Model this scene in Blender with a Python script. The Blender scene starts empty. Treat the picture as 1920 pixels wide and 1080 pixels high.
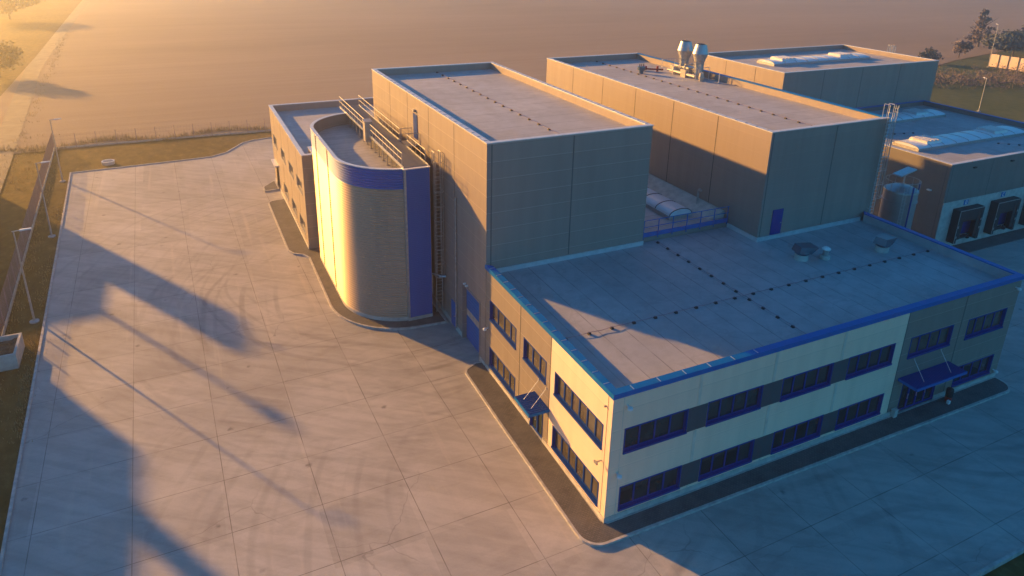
import bpy, math, random
from mathutils import Vector, Matrix
R = math.radians
random.seed(7)
SC = bpy.context.scene
COL = SC.collection

# ------------------------------------------------------------------ camera
cam_d = bpy.data.cameras.new("camera")
cam = bpy.data.objects.new("camera", cam_d)
COL.objects.link(cam)
SC.camera = cam
CAM = Vector((-17.25, -23.87, 28.874))
yaw, pitch, roll = R(64.240), R(19.738), R(-1.199)
fwd = Vector((math.cos(pitch) * math.cos(yaw), math.cos(pitch) * math.sin(yaw), -math.sin(pitch)))
rgt = Vector((math.sin(yaw), -math.cos(yaw), 0))
dwn = fwd.cross(rgt)
r2 = rgt * math.cos(roll) + dwn * math.sin(roll)
d2 = -rgt * math.sin(roll) + dwn * math.cos(roll)
m = Matrix((r2, -d2, -fwd)).transposed().to_4x4()
m.translation = CAM
cam.matrix_world = m
cam_d.sensor_width = 36.0
cam_d.lens = 1327.5 / 1920 * 36
cam_d.shift_y = -183.4 / 1920
cam_d.clip_start = 0.5
cam_d.clip_end = 6000

# ------------------------------------------------------------------ sky, sun, exposure
SUN_EL, SUN_AZ = R(12.5), R(-60.8)          # AZ = direction in which the light travels on the ground
W = bpy.data.worlds.new("World")
SC.world = W
W.use_nodes = True
nt = W.node_tree
bg = nt.nodes["Background"]
sky = nt.nodes.new("ShaderNodeTexSky")
sky.sky_type = 'NISHITA'
sky.sun_disc = False
sky.sun_elevation = SUN_EL
to_sun = Vector((-math.cos(SUN_AZ), -math.sin(SUN_AZ)))
sky.sun_rotation = math.atan2(to_sun.x, to_sun.y)
sky.air_density = 1.0
sky.dust_density = 0.3
sky.ozone_density = 4.0
tint = nt.nodes.new("ShaderNodeMix")          # cold white balance of the morning sky
tint.data_type = 'RGBA'
tint.blend_type = 'MULTIPLY'
tint.inputs[0].default_value = 1.0
tint.inputs[7].default_value = (0.34, 1.16, 1.46, 1)
nt.links.new(sky.outputs[0], tint.inputs[6])
nt.links.new(tint.outputs[2], bg.inputs[0])
bg.inputs[1].default_value = 0.05
sun_d = bpy.data.lights.new("sun", 'SUN')
sun_d.energy = 4.25
sun_d.angle = R(0.8)
sun_d.color = (1.0, 0.49, 0.09)
sun = bpy.data.objects.new("sun", sun_d)
COL.objects.link(sun)
ldir = Vector((math.cos(SUN_AZ) * math.cos(SUN_EL), math.sin(SUN_AZ) * math.cos(SUN_EL), -math.sin(SUN_EL)))
sun.rotation_euler = ldir.to_track_quat('-Z', 'Y').to_euler()
sun.location = (-60, 60, 60)
vs = SC.view_settings
vs.view_transform = 'Standard'
vs.look = 'None'
vs.gamma = 1.0
vs.exposure = 1.5
SC.cycles.max_bounces = 6
SC.cycles.diffuse_bounces = 3
SC.cycles.volume_bounces = 1
SC.cycles.use_denoising = True


# ------------------------------------------------------------------ node helpers
class N:
    """tiny wrapper round one material's node tree"""
    def __init__(s, name):
        s.m = bpy.data.materials.new(name)
        s.m.use_nodes = True
        s.t = s.m.node_tree
        s.b = s.t.nodes["Principled BSDF"]
        s.pos = s.t.nodes.new("ShaderNodeNewGeometry").outputs["Position"]

    def add(s, kind, **kw):
        n = s.t.nodes.new(kind)
        for k, v in kw.items():
            setattr(n, k, v)
        return n

    def put(s, sock, v):
        if hasattr(v, 'is_output') or isinstance(v, bpy.types.NodeSocket):
            s.t.links.new(v, sock)
        elif isinstance(v, (tuple, list)) and len(v) == 3 and sock.type == 'RGBA':
            sock.default_value = (*v, 1)
        else:
            sock.default_value = v

    def math(s, op, a, b=0.0, c=0.0):
        n = s.add("ShaderNodeMath", operation=op)
        for i, v in enumerate((a, b, c)):
            s.put(n.inputs[i], v)
        return n.outputs[0]

    def scale(s, v, sc):
        n = s.add("ShaderNodeVectorMath", operation='MULTIPLY')
        s.put(n.inputs[0], v)
        n.inputs[1].default_value = sc
        return n.outputs[0]

    def noise(s, scale, vec=None, detail=4, rough=0.55, dist=0.0):
        n = s.add("ShaderNodeTexNoise")
        s.put(n.inputs["Vector"], vec or s.pos)
        n.inputs["Scale"].default_value = scale
        n.inputs["Detail"].default_value = detail
        n.inputs["Roughness"].default_value = rough
        n.inputs["Distortion"].default_value = dist
        return n.outputs[0]

    def xyz(s, v=None):
        n = s.add("ShaderNodeSeparateXYZ")
        s.put(n.inputs[0], v or s.pos)
        return n.outputs

    def ramp(s, f, lo, hi, a=0.0, b=1.0):
        n = s.add("ShaderNodeMapRange")
        n.clamp = True
        for i, v in enumerate((f, lo, hi, a, b)):
            s.put(n.inputs[i], v)
        return n.outputs[0]

    def mix(s, f, a, b, mode='MIX'):
        n = s.add("ShaderNodeMix", data_type='RGBA', blend_type=mode)
        s.put(n.inputs[0], f)
        s.put(n.inputs[6], a)
        s.put(n.inputs[7], b)
        return n.outputs[2]

    def line(s, c, period, width, off=0.0):
        """1 inside thin lines every period along coordinate c"""
        a = s.math('SUBTRACT', c, off)
        a = s.math('DIVIDE', a, period)
        a = s.math('FRACT', s.math('ADD', a, 1000.5))
        a = s.math('ABSOLUTE', s.math('SUBTRACT', a, 0.5))
        return s.math('LESS_THAN', a, width / period / 2)

    def bump(s, h, strength=0.3, dist=0.02):
        n = s.add("ShaderNodeBump")
        n.inputs["Strength"].default_value = strength
        n.inputs["Distance"].default_value = dist
        s.put(n.inputs["Height"], h)
        s.t.links.new(n.outputs[0], s.b.inputs["Normal"])

    def done(s, col, rough=0.6, metal=0.0, spec=None):
        s.put(s.b.inputs["Base Color"], col)
        s.put(s.b.inputs["Roughness"], rough)
        s.put(s.b.inputs["Metallic"], metal)
        if spec is not None:
            s.b.inputs["Specular IOR Level"].default_value = spec
        return s.m


def plain(name, col, rough=0.6, metal=0.0, var=0.15, scale=1.5, spec=None):
    n = N(name)
    f = n.noise(scale, detail=5)
    k = n.ramp(f, 0.3, 0.7, 1 - var, 1 + var)
    c = n.mix(1.0, col, k, 'MULTIPLY')
    return n.done(c, n.ramp(f, 0.3, 0.7, rough - 0.06, rough + 0.06), metal, spec)


def cladding(name, col, rough, metal, seam, off, seam_glint=1.35, k=1.0):
    """coated sandwich panels: horizontal boards, each with its own slight tone, thin seams with a painted bevel highlight"""
    n = N(name)
    x, y, z = n.xyz()
    zi = n.math('FLOOR', n.math('DIVIDE', n.math('SUBTRACT', z, off), seam))
    wn = n.add("ShaderNodeTexWhiteNoise", noise_dimensions='1D')
    n.put(wn.inputs["W"], zi)
    tone = n.ramp(wn.outputs[0], 0, 1, 0.95, 1.05)
    drip = n.noise(1.0, n.scale(n.pos, (1.3, 1.3, 0.12)), detail=6)
    tone = n.math('MULTIPLY', tone, n.ramp(drip, 0.3, 0.75, 1.05, 0.92))
    c = n.mix(1.0, col, tone, 'MULTIPLY')
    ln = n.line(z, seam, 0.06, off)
    c = n.mix(n.math('MULTIPLY', ln, 0.8 * k), c, tuple(min(1, v * seam_glint) for v in col))  # paler line: light caught on the seam bevel, put into the colour
    ln2 = n.line(z, seam, 0.05, off - 0.06)
    c = n.mix(n.math('MULTIPLY', ln2, 0.2 * k), c, tuple(v * 0.45 for v in col))
    wob = n.noise(0.5, n.scale(n.pos, (1, 1, 1.6)), detail=2)
    n.bump(wob, 0.12, 0.05)
    return n.done(c, n.ramp(drip, 0.3, 0.7, rough - 0.05, rough + 0.08), metal)


# ------------------------------------------------------------------ materials
M = {}
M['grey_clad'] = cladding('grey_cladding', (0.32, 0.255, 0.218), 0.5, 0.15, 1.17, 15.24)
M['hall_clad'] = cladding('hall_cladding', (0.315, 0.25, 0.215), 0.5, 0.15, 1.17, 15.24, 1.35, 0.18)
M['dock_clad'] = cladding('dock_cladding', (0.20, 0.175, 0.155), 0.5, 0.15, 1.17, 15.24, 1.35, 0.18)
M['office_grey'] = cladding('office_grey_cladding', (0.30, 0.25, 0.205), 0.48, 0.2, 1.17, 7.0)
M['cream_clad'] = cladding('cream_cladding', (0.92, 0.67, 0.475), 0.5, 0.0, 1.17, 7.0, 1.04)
M['joint'] = plain('joint_dark', (0.045, 0.045, 0.05), 0.7)
M['joint_grey'] = plain('joint_grey', (0.13, 0.12, 0.115), 0.6)
M['joint_cream'] = plain('joint_cream', (0.70, 0.58, 0.45), 0.55)
M['blue'] = plain('blue_coated_steel', (0.001, 0.14, 0.42), 0.45, 0.0, 0.08, 1.5, 0.1)
M['blue_dark'] = plain('blue_window_frame', (0.001, 0.045, 0.24), 0.45, 0.0, 0.08, 1.5, 0.1)
M['white_trim'] = plain('pale_coping', (0.66, 0.65, 0.64), 0.45, 0.3, 0.1, 2.5)
M['plinth'] = plain('pale_concrete', (0.50, 0.47, 0.42), 0.8, 0, 0.2, 2.0)
M['galv'] = plain('galvanised_steel', (0.62, 0.62, 0.62), 0.38, 0.85, 0.15, 6)
M['galv_dull'] = plain('dull_galvanised_steel', (0.42, 0.40, 0.38), 0.55, 0.5, 0.2, 5)
M['steel_dark'] = plain('dark_grating', (0.16, 0.16, 0.17), 0.6, 0.4, 0.25, 8)
M['steel_bright'] = plain('stainless_steel', (0.42, 0.42, 0.42), 0.4, 0.8, 0.08, 2)
M['black'] = plain('black_rubber', (0.02, 0.02, 0.022), 0.7)
M['white'] = plain('white_paint', (0.78, 0.78, 0.76), 0.5)
M['spandrel'] = plain('blue_grey_panel', (0.075, 0.09, 0.10), 0.42, 0.1, 0.1)
M['brown'] = plain('beige_cabinet', (0.50, 0.42, 0.32), 0.5)
M['red'] = plain('red_paint', (0.35, 0.03, 0.02), 0.5)
M['vent'] = plain('dark_blue_grey_steel', (0.10, 0.15, 0.20), 0.35, 0.5)


def mat_glass(name, col):
    n = N(name)
    f = n.noise(0.9, n.scale(n.pos, (1, 1, 0.7)), detail=3)
    geo = n.add("ShaderNodeNewGeometry")
    rnd = geo.outputs["Random Per Island"]
    c = n.mix(n.ramp(f, 0.35, 0.7), col, tuple(v * 2.2 for v in col))
    # some panes show a half drawn blind or a pale room behind
    c = n.mix(n.ramp(rnd, 0.72, 0.95, 0, 0.8), c, (0.10, 0.095, 0.085))
    c = n.mix(n.ramp(rnd, 0.25, 0.05, 0, 0.7), c, (0.006, 0.008, 0.009))
    n.bump(n.noise(0.35, detail=1), 0.05, 0.05)
    return n.done(c, 0.06, 0.0, 0.7)


M['glass'] = mat_glass('window_glass', (0.012, 0.022, 0.022))
M['glass_blind'] = mat_glass('window_glass_with_blind', (0.055, 0.045, 0.032))


def mat_rooflight(name):
    n = N(name)
    f = n.noise(1.2, detail=4)
    c = n.mix(f, (0.60, 0.66, 0.70), (0.82, 0.84, 0.86))
    return n.done(c, 0.3, 0, 0.6)


M['poly'] = mat_rooflight('opal_polycarbonate')


def mat_silo(name, col, metal, rough, spec=None):
    n = N(name)
    f = n.noise(0.5, n.scale(n.pos, (1, 1, 0.2)), detail=5)
    c = n.mix(1.0, col, n.ramp(f, 0.3, 0.7, 0.9, 1.08), 'MULTIPLY')
    return n.done(c, n.ramp(f, 0.3, 0.7, rough - 0.04, rough + 0.05), metal, spec)


M['silo'] = mat_silo('corrugated_aluminium', (0.42, 0.315, 0.23), 0.5, 0.46)
M['silo_blue'] = mat_silo('blue_corrugated_steel', (0.001, 0.11, 0.40), 0.0, 0.5, 0.1)


def mat_roof(name, base, seam_axis, seam=1.55, stain=0.5):
    n = N(name)
    x, y, z = n.xyz()
    big = n.noise(0.16, detail=5, rough=0.6)
    mid = n.noise(0.9, detail=6, rough=0.65)
    puddle = n.noise(0.33, detail=3, dist=0.6)
    c = n.mix(n.ramp(big, 0.3, 0.7), tuple(v * 0.86 for v in base), tuple(v * 1.1 for v in base))
    c = n.mix(n.ramp(mid, 0.42, 0.72, 0, 0.5), c, tuple(v * 0.66 for v in base))
    c = n.mix(n.ramp(n.noise(0.23, detail=7, rough=0.7, dist=1.2), 0.58, 0.72, 0, 0.55), c, (base[0] * 0.62, base[1] * 0.57, base[2] * 0.53))
    ring = n.math('ABSOLUTE', n.math('SUBTRACT', puddle, 0.56))
    c = n.mix(n.ramp(ring, 0.0, 0.02, stain * 0.6, 0.0), c, tuple(v * 0.62 for v in base))
    ax = x if seam_axis == 'x' else y
    bx = y if seam_axis == 'x' else x
    # each sheet has its own tone
    idx = n.math('FLOOR', n.math('DIVIDE', ax, seam))
    ln_len = n.math('FLOOR', n.math('DIVIDE', n.math('ADD', bx, n.math('MULTIPLY', idx, 3.7)), 9.0))
    wn = n.add("ShaderNodeTexWhiteNoise", noise_dimensions='2D')
    cmb = n.add("ShaderNodeCombineXYZ")
    n.put(cmb.inputs[0], idx)
    n.put(cmb.inputs[1], ln_len)
    n.put(wn.inputs["Vector"], cmb.outputs[0])
    c = n.mix(1.0, c, n.ramp(wn.outputs[0], 0, 1, 0.94, 1.05), 'MULTIPLY')
    l1 = n.line(ax, seam, 0.06, seam / 2)
    l1 = n.line(ax, seam, 0.065)
    brk = n.ramp(n.noise(0.7, detail=2), 0.35, 0.6, 0.35, 0.95)
    c = n.mix(n.math('MULTIPLY', l1, brk), c, tuple(v * 0.5 for v in base))
    n.bump(mid, 0.2, 0.02)
    return n.done(c, n.ramp(mid, 0.3, 0.7, 0.55, 0.8))


M['roof_x'] = mat_roof('roof_membrane_office', (0.40, 0.40, 0.41), 'x')
M['roof_y'] = mat_roof('roof_membrane_hall', (0.46, 0.44, 0.43), 'y', 2.1, 0.25)
M['roof_silo'] = mat_roof('roof_membrane_silo', (0.46, 0.43, 0.40), 'y', 0.75, 0.2)


def mat_concrete():
    n = N('yard_concrete')
    x, y, z = n.xyz()
    base = (0.45, 0.42, 0.385)
    big = n.noise(0.07, detail=4, rough=0.6)
    mid = n.noise(0.32, n.scale(n.pos, (1.0, 0.55, 1)), detail=6, rough=0.62, dist=0.8)
    # brushed mottling in two directions
    rot = n.add("ShaderNodeVectorRotate", rotation_type='Z_AXIS')
    n.put(rot.inputs["Vector"], n.pos)
    rot.inputs["Angle"].default_value = R(38)
    br = n.noise(0.9, n.scale(rot.outputs[0], (0.22, 1.5, 1)), detail=5, rough=0.6, dist=0.5)
    fine = n.noise(9, detail=3)
    c = n.mix(n.ramp(big, 0.3, 0.7), tuple(v * 0.84 for v in base), tuple(v * 1.12 for v in base))
    c = n.mix(n.ramp(mid, 0.42, 0.75, 0, 0.42), c, (0.30, 0.265, 0.235))
    c = n.mix(n.ramp(br, 0.46, 0.70, 0, 0.45), c, (0.28, 0.25, 0.22))
    br2 = n.noise(1.6, n.scale(n.pos, (0.25, 1.2, 1)), detail=6, rough=0.65, dist=0.7)
    c = n.mix(n.ramp(br2, 0.5, 0.72, 0, 0.34), c, (0.30, 0.265, 0.235))
    c = n.mix(n.ramp(n.noise(0.21, detail=5, rough=0.6, dist=1.0), 0.55, 0.7, 0, 0.4), c, (0.54, 0.49, 0.435))
    c = n.mix(n.ramp(br, 0.5, 0.25, 0, 0.35), c, (0.56, 0.52, 0.47))
    c = n.mix(n.ramp(fine, 0.35, 0.7, 0, 0.12), c, (0.25, 0.23, 0.21))
    # every slab poured in its own tone
    ix = n.math('FLOOR', n.math('DIVIDE', n.math('ADD', x, 22.42), 4.55))
    iy = n.math('FLOOR', n.math('DIVIDE', n.math('SUBTRACT', y, 3.0), 4.06))
    cmb = n.add("ShaderNodeCombineXYZ")
    n.put(cmb.inputs[0], ix)
    n.put(cmb.inputs[1], iy)
    wn = n.add("ShaderNodeTexWhiteNoise", noise_dimensions='2D')
    n.put(wn.inputs["Vector"], cmb.outputs[0])
    c = n.mix(1.0, c, n.ramp(wn.outputs[0], 0, 1, 0.91, 1.07), 'MULTIPLY')
    # tyre arcs sweeping from the roller door and along the yard
    def arcs(cx, cy, r0, r1, strength, freq, c):
        dx = n.math('SUBTRACT', x, cx)
        dy = n.math('SUBTRACT', y, cy)
        d = n.math('SQRT', n.math('ADD', n.math('MULTIPLY', dx, dx), n.math('MULTIPLY', dy, dy)))
        d = n.math('ADD', d, n.math('MULTIPLY', n.math('SUBTRACT', n.noise(0.06, detail=1), 0.5), 5.0))
        wv = n.math('SINE', n.math('MULTIPLY', d, freq))
        wv2 = n.math('SINE', n.math('MULTIPLY', d, freq * 0.37))
        msk = n.math('MULTIPLY', n.ramp(d, r0, r0 + 2), n.ramp(d, r1, r1 - 3))
        patch = n.ramp(n.noise(0.11, detail=4, dist=0.6), 0.40, 0.62)
        f = n.math('MULTIPLY', n.ramp(n.math('ADD', wv, wv2), 0.5, 1.6), n.math('MULTIPLY', msk, patch))
        return n.mix(n.math('MULTIPLY', f, strength), c, (0.17, 0.15, 0.14))
    c = arcs(-1.0, 31.0, 9.0, 24.0, 0.38, 6.5, c)
    c = arcs(-3.0, 36.0, 10.0, 30.0, 0.25, 9.5, c)
    c = arcs(-2.5, 4.0, 6.0, 24.0, 0.2, 7.1, c)
    c = arcs(10.0, -30.0, 18.0, 34.0, 0.3, 5.6, c)
    # pale dusty streaks along the driving line
    st = n.noise(0.5, n.scale(n.pos, (2.2, 0.10, 1)), detail=4)
    c = n.mix(n.ramp(st, 0.60, 0.74, 0, 0.35), c, (0.60, 0.53, 0.44))
    # oil spots
    vo = n.add("ShaderNodeTexVoronoi")
    n.put(vo.inputs["Vector"], n.pos)
    vo.inputs["Scale"].default_value = 0.55
    sp = n.math('ADD', vo.outputs["Distance"], n.math('MULTIPLY', n.noise(5, detail=2), 0.16))
    keep = n.math('GREATER_THAN', n.xyz(vo.outputs["Color"])[0], 0.62)
    sz = n.math('MULTIPLY', n.xyz(vo.outputs["Color"])[1], 0.07)
    f = n.math('MULTIPLY', n.ramp(sp, n.math('ADD', sz, 0.07), n.math('ADD', sz, 0.15), 0.6, 0), keep)
    c = n.mix(f, c, (0.10, 0.09, 0.085))
    # hairline cracks and a few patched corners
    ck = n.add("ShaderNodeTexVoronoi", feature='DISTANCE_TO_EDGE')
    wv3 = n.add("ShaderNodeVectorMath", operation='ADD')
    nz = n.add("ShaderNodeTexNoise")
    n.put(nz.inputs["Vector"], n.pos)
    nz.inputs["Scale"].default_value = 0.8
    n.put(wv3.inputs[0], n.pos)
    n.put(wv3.inputs[1], nz.outputs["Color"])
    n.put(ck.inputs["Vector"], wv3.outputs[0])
    ck.inputs["Scale"].default_value = 0.13
    cf = n.math('MULTIPLY', n.math('LESS_THAN', ck.outputs["Distance"], 0.0032), n.ramp(n.noise(0.09, detail=2), 0.52, 0.6))
    c = n.mix(n.math('MULTIPLY', cf, 0.3), c, (0.14, 0.12, 0.105))
    # sawn joints
    lx = n.line(n.math('ADD', x, n.math('MULTIPLY', y, 0.018)), 4.55, 0.04, -22.02)
    ly = n.line(n.math('SUBTRACT', y, n.math('MULTIPLY', x, 0.01)), 4.06, 0.04, 3.45)
    wear = n.ramp(n.noise(0.5, detail=3), 0.35, 0.6, 0.3, 0.85)
    c = n.mix(n.math('MULTIPLY', n.math('MAXIMUM', lx, ly), wear), c, (0.13, 0.115, 0.10))
    n.bump(n.math('ADD', n.math('MULTIPLY', mid, 0.6), n.math('MULTIPLY', fine, 0.4)), 0.25, 0.02)
    return n.done(c, n.ramp(mid, 0.3, 0.7, 0.62, 0.85), 0, 0.35)


M['yard'] = mat_concrete()


def mat_pavers():
    n = N('dark_pavers')
    br = n.add("ShaderNodeTexBrick")
    n.put(br.inputs["Vector"], n.pos)
    br.inputs["Scale"].default_value = 2.4
    br.inputs["Color1"].default_value = (0.09, 0.082, 0.078, 1)
    br.inputs["Color2"].default_value = (0.135, 0.122, 0.113, 1)
    br.inputs["Mortar"].default_value = (0.05, 0.047, 0.045, 1)
    br.inputs["Mortar Size"].default_value = 0.035
    c = n.mix(n.ramp(n.noise(0.8, detail=5), 0.35, 0.7, 0, 0.4), br.outputs[0], (0.20, 0.18, 0.165))
    n.bump(br.outputs["Fac"], -0.3, 0.02)
    return n.done(c, 0.8)


M['pavers'] = mat_pavers()
M['kerb'] = plain('kerb_concrete', (0.46, 0.43, 0.39), 0.8, 0, 0.25, 3)


def mat_grass(name, a, b, dry):
    n = N(name)
    big = n.noise(0.08, detail=5, rough=0.6)
    mid = n.noise(0.9, n.scale(n.pos, (1, 0.6, 1)), detail=7, rough=0.7)
    c = n.mix(n.ramp(big, 0.35, 0.65), a, b)
    c = n.mix(n.ramp(mid, 0.52, 0.75, 0, 0.7), c, dry)
    c = n.mix(n.ramp(mid, 0.5, 0.3, 0, 0.6), c, tuple(v * 0.45 for v in a))
    n.bump(mid, 0.6, 0.25)
    return n.done(c, 0.95, 0, 0.1)


M['verge'] = mat_grass('dry_verge_grass', (0.105, 0.072, 0.022), (0.14, 0.096, 0.032), (0.24, 0.175, 0.075))
M['lawn'] = mat_grass('green_meadow', (0.085, 0.10, 0.03), (0.12, 0.125, 0.045), (0.17, 0.15, 0.07))
M['track'] = plain('pale_dirt', (0.22, 0.185, 0.14), 0.9, 0, 0.3, 0.5)


def mat_field():
    n = N('ploughed_field')
    big = n.noise(0.012, n.scale(n.pos, (0.5, 1.0, 1)), detail=5, rough=0.6)
    fur = n.noise(0.5, n.scale(n.pos, (0.03, 1.0, 1)), detail=5, rough=0.6)
    fur2 = n.noise(0.11, n.scale(n.pos, (0.05, 1.0, 1)), detail=3)
    clod = n.noise(2.2, detail=5)
    c = n.mix(n.ramp(big, 0.35, 0.65), (0.29, 0.215, 0.155), (0.38, 0.29, 0.215))
    c = n.mix(n.ramp(fur, 0.4, 0.65, 0, 0.32), c, (0.26, 0.19, 0.13))
    c = n.mix(n.ramp(fur2, 0.45, 0.7, 0, 0.25), c, (0.40, 0.305, 0.225))
    h = n.math('ADD', n.math('MULTIPLY', fur, 1.0), n.math('MULTIPLY', clod, 0.25))
    n.bump(h, 0.45, 0.3)
    return n.done(c, 0.95, 0, 0.1)


M['field'] = mat_field()


def mat_leaf(name, a, b):
    n = N(name)
    f = n.noise(0.8, detail=3)
    return n.done(n.mix(n.ramp(f, 0.3, 0.7), a, b), 0.85, 0, 0.15)


M['leaf_olive'] = mat_leaf('autumn_foliage', (0.15, 0.115, 0.045), (0.21, 0.165, 0.07))
M['leaf_dark'] = mat_leaf('hazed_dark_hedge_foliage', (0.075, 0.085, 0.08), (0.11, 0.115, 0.105))  # hedge lightened to grey, distance haze mixed into the leaf colour
M['leaf_brown'] = mat_leaf('hazed_bare_brown_twigs', (0.14, 0.105, 0.09), (0.20, 0.155, 0.135))  # twigs greyed towards the haze, painted into their colour
M['leaf_dry'] = mat_leaf('dry_reed_grass', (0.26, 0.20, 0.10), (0.36, 0.28, 0.14))
M['bark'] = plain('bark', (0.10, 0.08, 0.06), 0.9)
M['soil'] = plain('dark_soil', (0.12, 0.085, 0.055), 0.95, 0, 0.4, 4)
M['fence'] = plain('dull_fence_wire', (0.27, 0.20, 0.235), 0.6, 0.0)
M['mast'] = plain('grey_mast', (0.40, 0.38, 0.37), 0.5, 0.4)


# ------------------------------------------------------------------ mesh helpers
BASE = {}          # object name -> world base of its thing


class MB:
    def __init__(s):
        s.v, s.f, s.smooth = [], [], False

    def quad(s, *p):
        i = len(s.v)
        s.v += [tuple(q) for q in p]
        s.f.append(tuple(range(i, i + len(p))))
        return s

    def box(s, x0, y0, z0, x1, y1, z1):
        i = len(s.v)
        s.v += [(x, y, z) for z in (z0, z1) for (x, y) in ((x0, y0), (x1, y0), (x1, y1), (x0, y1))]
        s.f += [tuple(i + k for k in q) for q in ((3, 2, 1, 0), (4, 5, 6, 7), (0, 1, 5, 4), (1, 2, 6, 5), (2, 3, 7, 6), (3, 0, 4, 7))]
        return s

    def prism(s, poly, z0, z1):
        i, n = len(s.v), len(poly)
        s.v += [(x, y, z0) for x, y in poly] + [(x, y, z1) for x, y in poly]
        s.f.append(tuple(i + k for k in reversed(range(n))))
        s.f.append(tuple(i + n + k for k in range(n)))
        for k in range(n):
            j = (k + 1) % n
            s.f.append((i + k, i + j, i + n + j, i + n + k))
        return s

    def hexa(s, bot, top):
        i, n = len(s.v), len(bot)
        s.v += [tuple(p) for p in bot] + [tuple(p) for p in top]
        s.f.append(tuple(i + k for k in reversed(range(n))))
        s.f.append(tuple(i + n + k for k in range(n)))
        for k in range(n):
            j = (k + 1) % n
            s.f.append((i + k, i + j, i + n + j, i + n + k))
        return s

    def tube(s, a, b, r, n=6, r1=None):
        a, b = Vector(a), Vector(b)
        d = (b - a).normalized()
        u = d.orthogonal().normalized()
        w = d.cross(u)
        i = len(s.v)
        for p, rr in ((a, r), (b, r if r1 is None else r1)):
            for k in range(n):
                t = 2 * math.pi * k / n
                s.v.append(tuple(p + (u * math.cos(t) + w * math.sin(t)) * rr))
        for k in range(n):
            j = (k + 1) % n
            s.f.append((i + k, i + j, i + n + j, i + n + k))
        s.f.append(tuple(i + k for k in reversed(range(n))))
        s.f.append(tuple(i + n + k for k in range(n)))
        return s

    def path(s, pts, r, n=6):
        for a, b in zip(pts, pts[1:]):
            s.tube(a, b, r, n)
        return s

    def lathe(s, cx, cy, prof, n=24, cap=True):
        i = len(s.v)
        for rr, z in prof:
            for k in range(n):
                t = 2 * math.pi * k / n
                s.v.append((cx + rr * math.cos(t), cy + rr * math.sin(t), z))
        for a in range(len(prof) - 1):
            for k in range(n):
                j = (k + 1) % n
                s.f.append((i + a * n + k, i + a * n + j, i + (a + 1) * n + j, i + (a + 1) * n + k))
        if cap:
            s.f.append(tuple(i + k for k in reversed(range(n))))
            s.f.append(tuple(i + (len(prof) - 1) * n + k for k in range(n)))
        return s

    def build(s, name, mat, parent=None, label=None, smooth=False, kind=None, cat=None, group=None, base=None, bevel=0):
        if parent is not None:
            b = BASE[parent.name]
        else:
            b = Vector(base) if base is not None else Vector((0, 0, 0))
        me = bpy.data.meshes.new(name)
        me.from_pydata([(x - b.x, y - b.y, z - b.z) for x, y, z in s.v], [], s.f)
        me.materials.append(mat)
        if smooth:
            for p in me.polygons:
                p.use_smooth = True
            me.set_sharp_from_angle(angle=R(35))
        me.update()
        o = bpy.data.objects.new(name, me)
        COL.objects.link(o)
        if parent is not None:
            o.parent = parent
        else:
            o.location = b
        BASE[o.name] = b
        if bevel:
            md = o.modifiers.new("bevel", 'BEVEL')
            md.width = bevel
            md.segments = 2
            md.limit_method = 'ANGLE'
        if label:
            o['label'] = label
        if kind:
            o['kind'] = kind
        if cat:
            o['category'] = cat
        if group:
            o['group'] = group
        return o


def weld(target, other):
    """add another mesh's faces, with their material, to target: surface detail of the same part"""
    a, b = target.data, other.data
    mats = list(a.materials)
    faces, mi, sm = [], [], []
    verts = [tuple(v.co) for v in a.vertices]
    for p in a.polygons:
        faces.append(tuple(p.vertices)); mi.append(p.material_index); sm.append(p.use_smooth)
    n = len(verts)
    verts += [tuple(v.co) for v in b.vertices]
    if b.materials[0] not in mats:
        mats.append(b.materials[0])
    k = mats.index(b.materials[0])
    for p in b.polygons:
        faces.append(tuple(v + n for v in p.vertices)); mi.append(k); sm.append(p.use_smooth)
    me = bpy.data.meshes.new(target.name)
    me.from_pydata(verts, [], faces)
    for q in mats:
        me.materials.append(q)
    for p, i, f in zip(me.polygons, mi, sm):
        p.material_index = i
        p.use_smooth = f
    me.update()
    target.data = me
    bpy.data.objects.remove(other)
    return target


def thing(name, label, cat, loc, group=None):
    o = bpy.data.objects.new(name, None)
    COL.objects.link(o)
    o.location = loc
    o.empty_display_size = 0.3
    o['label'] = label
    o['category'] = cat
    if group:
        o['group'] = group
    BASE[o.name] = Vector(loc)
    return o


def dup(root, loc, label, rot=None):
    r = root.copy()
    COL.objects.link(r)
    r.location = loc
    if rot is not None:
        r.rotation_euler = (0, 0, rot)
    r['label'] = label
    for ch in list(root.children):
        c = ch.copy()
        COL.objects.link(c)
        c.parent = r
        for g in list(ch.children):
            d = g.copy()
            COL.objects.link(d)
            d.parent = c
    return r


def offset_poly(poly, d):
    """inset a CCW polygon by d (negative grows it)"""
    out, n = [], len(poly)
    for i in range(n):
        p0, p1, p2 = Vector(poly[i - 1]), Vector(poly[i]), Vector(poly[(i + 1) % n])
        e1, e2 = (p1 - p0).normalized(), (p2 - p1).normalized()
        n1, n2 = Vector((-e1.y, e1.x)), Vector((-e2.y, e2.x))
        b = n1 + n2
        k = d / max(0.2, (1 + n1.dot(n2)))
        out.append((p1.x + b.x * k, p1.y + b.y * k))
    return out


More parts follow.
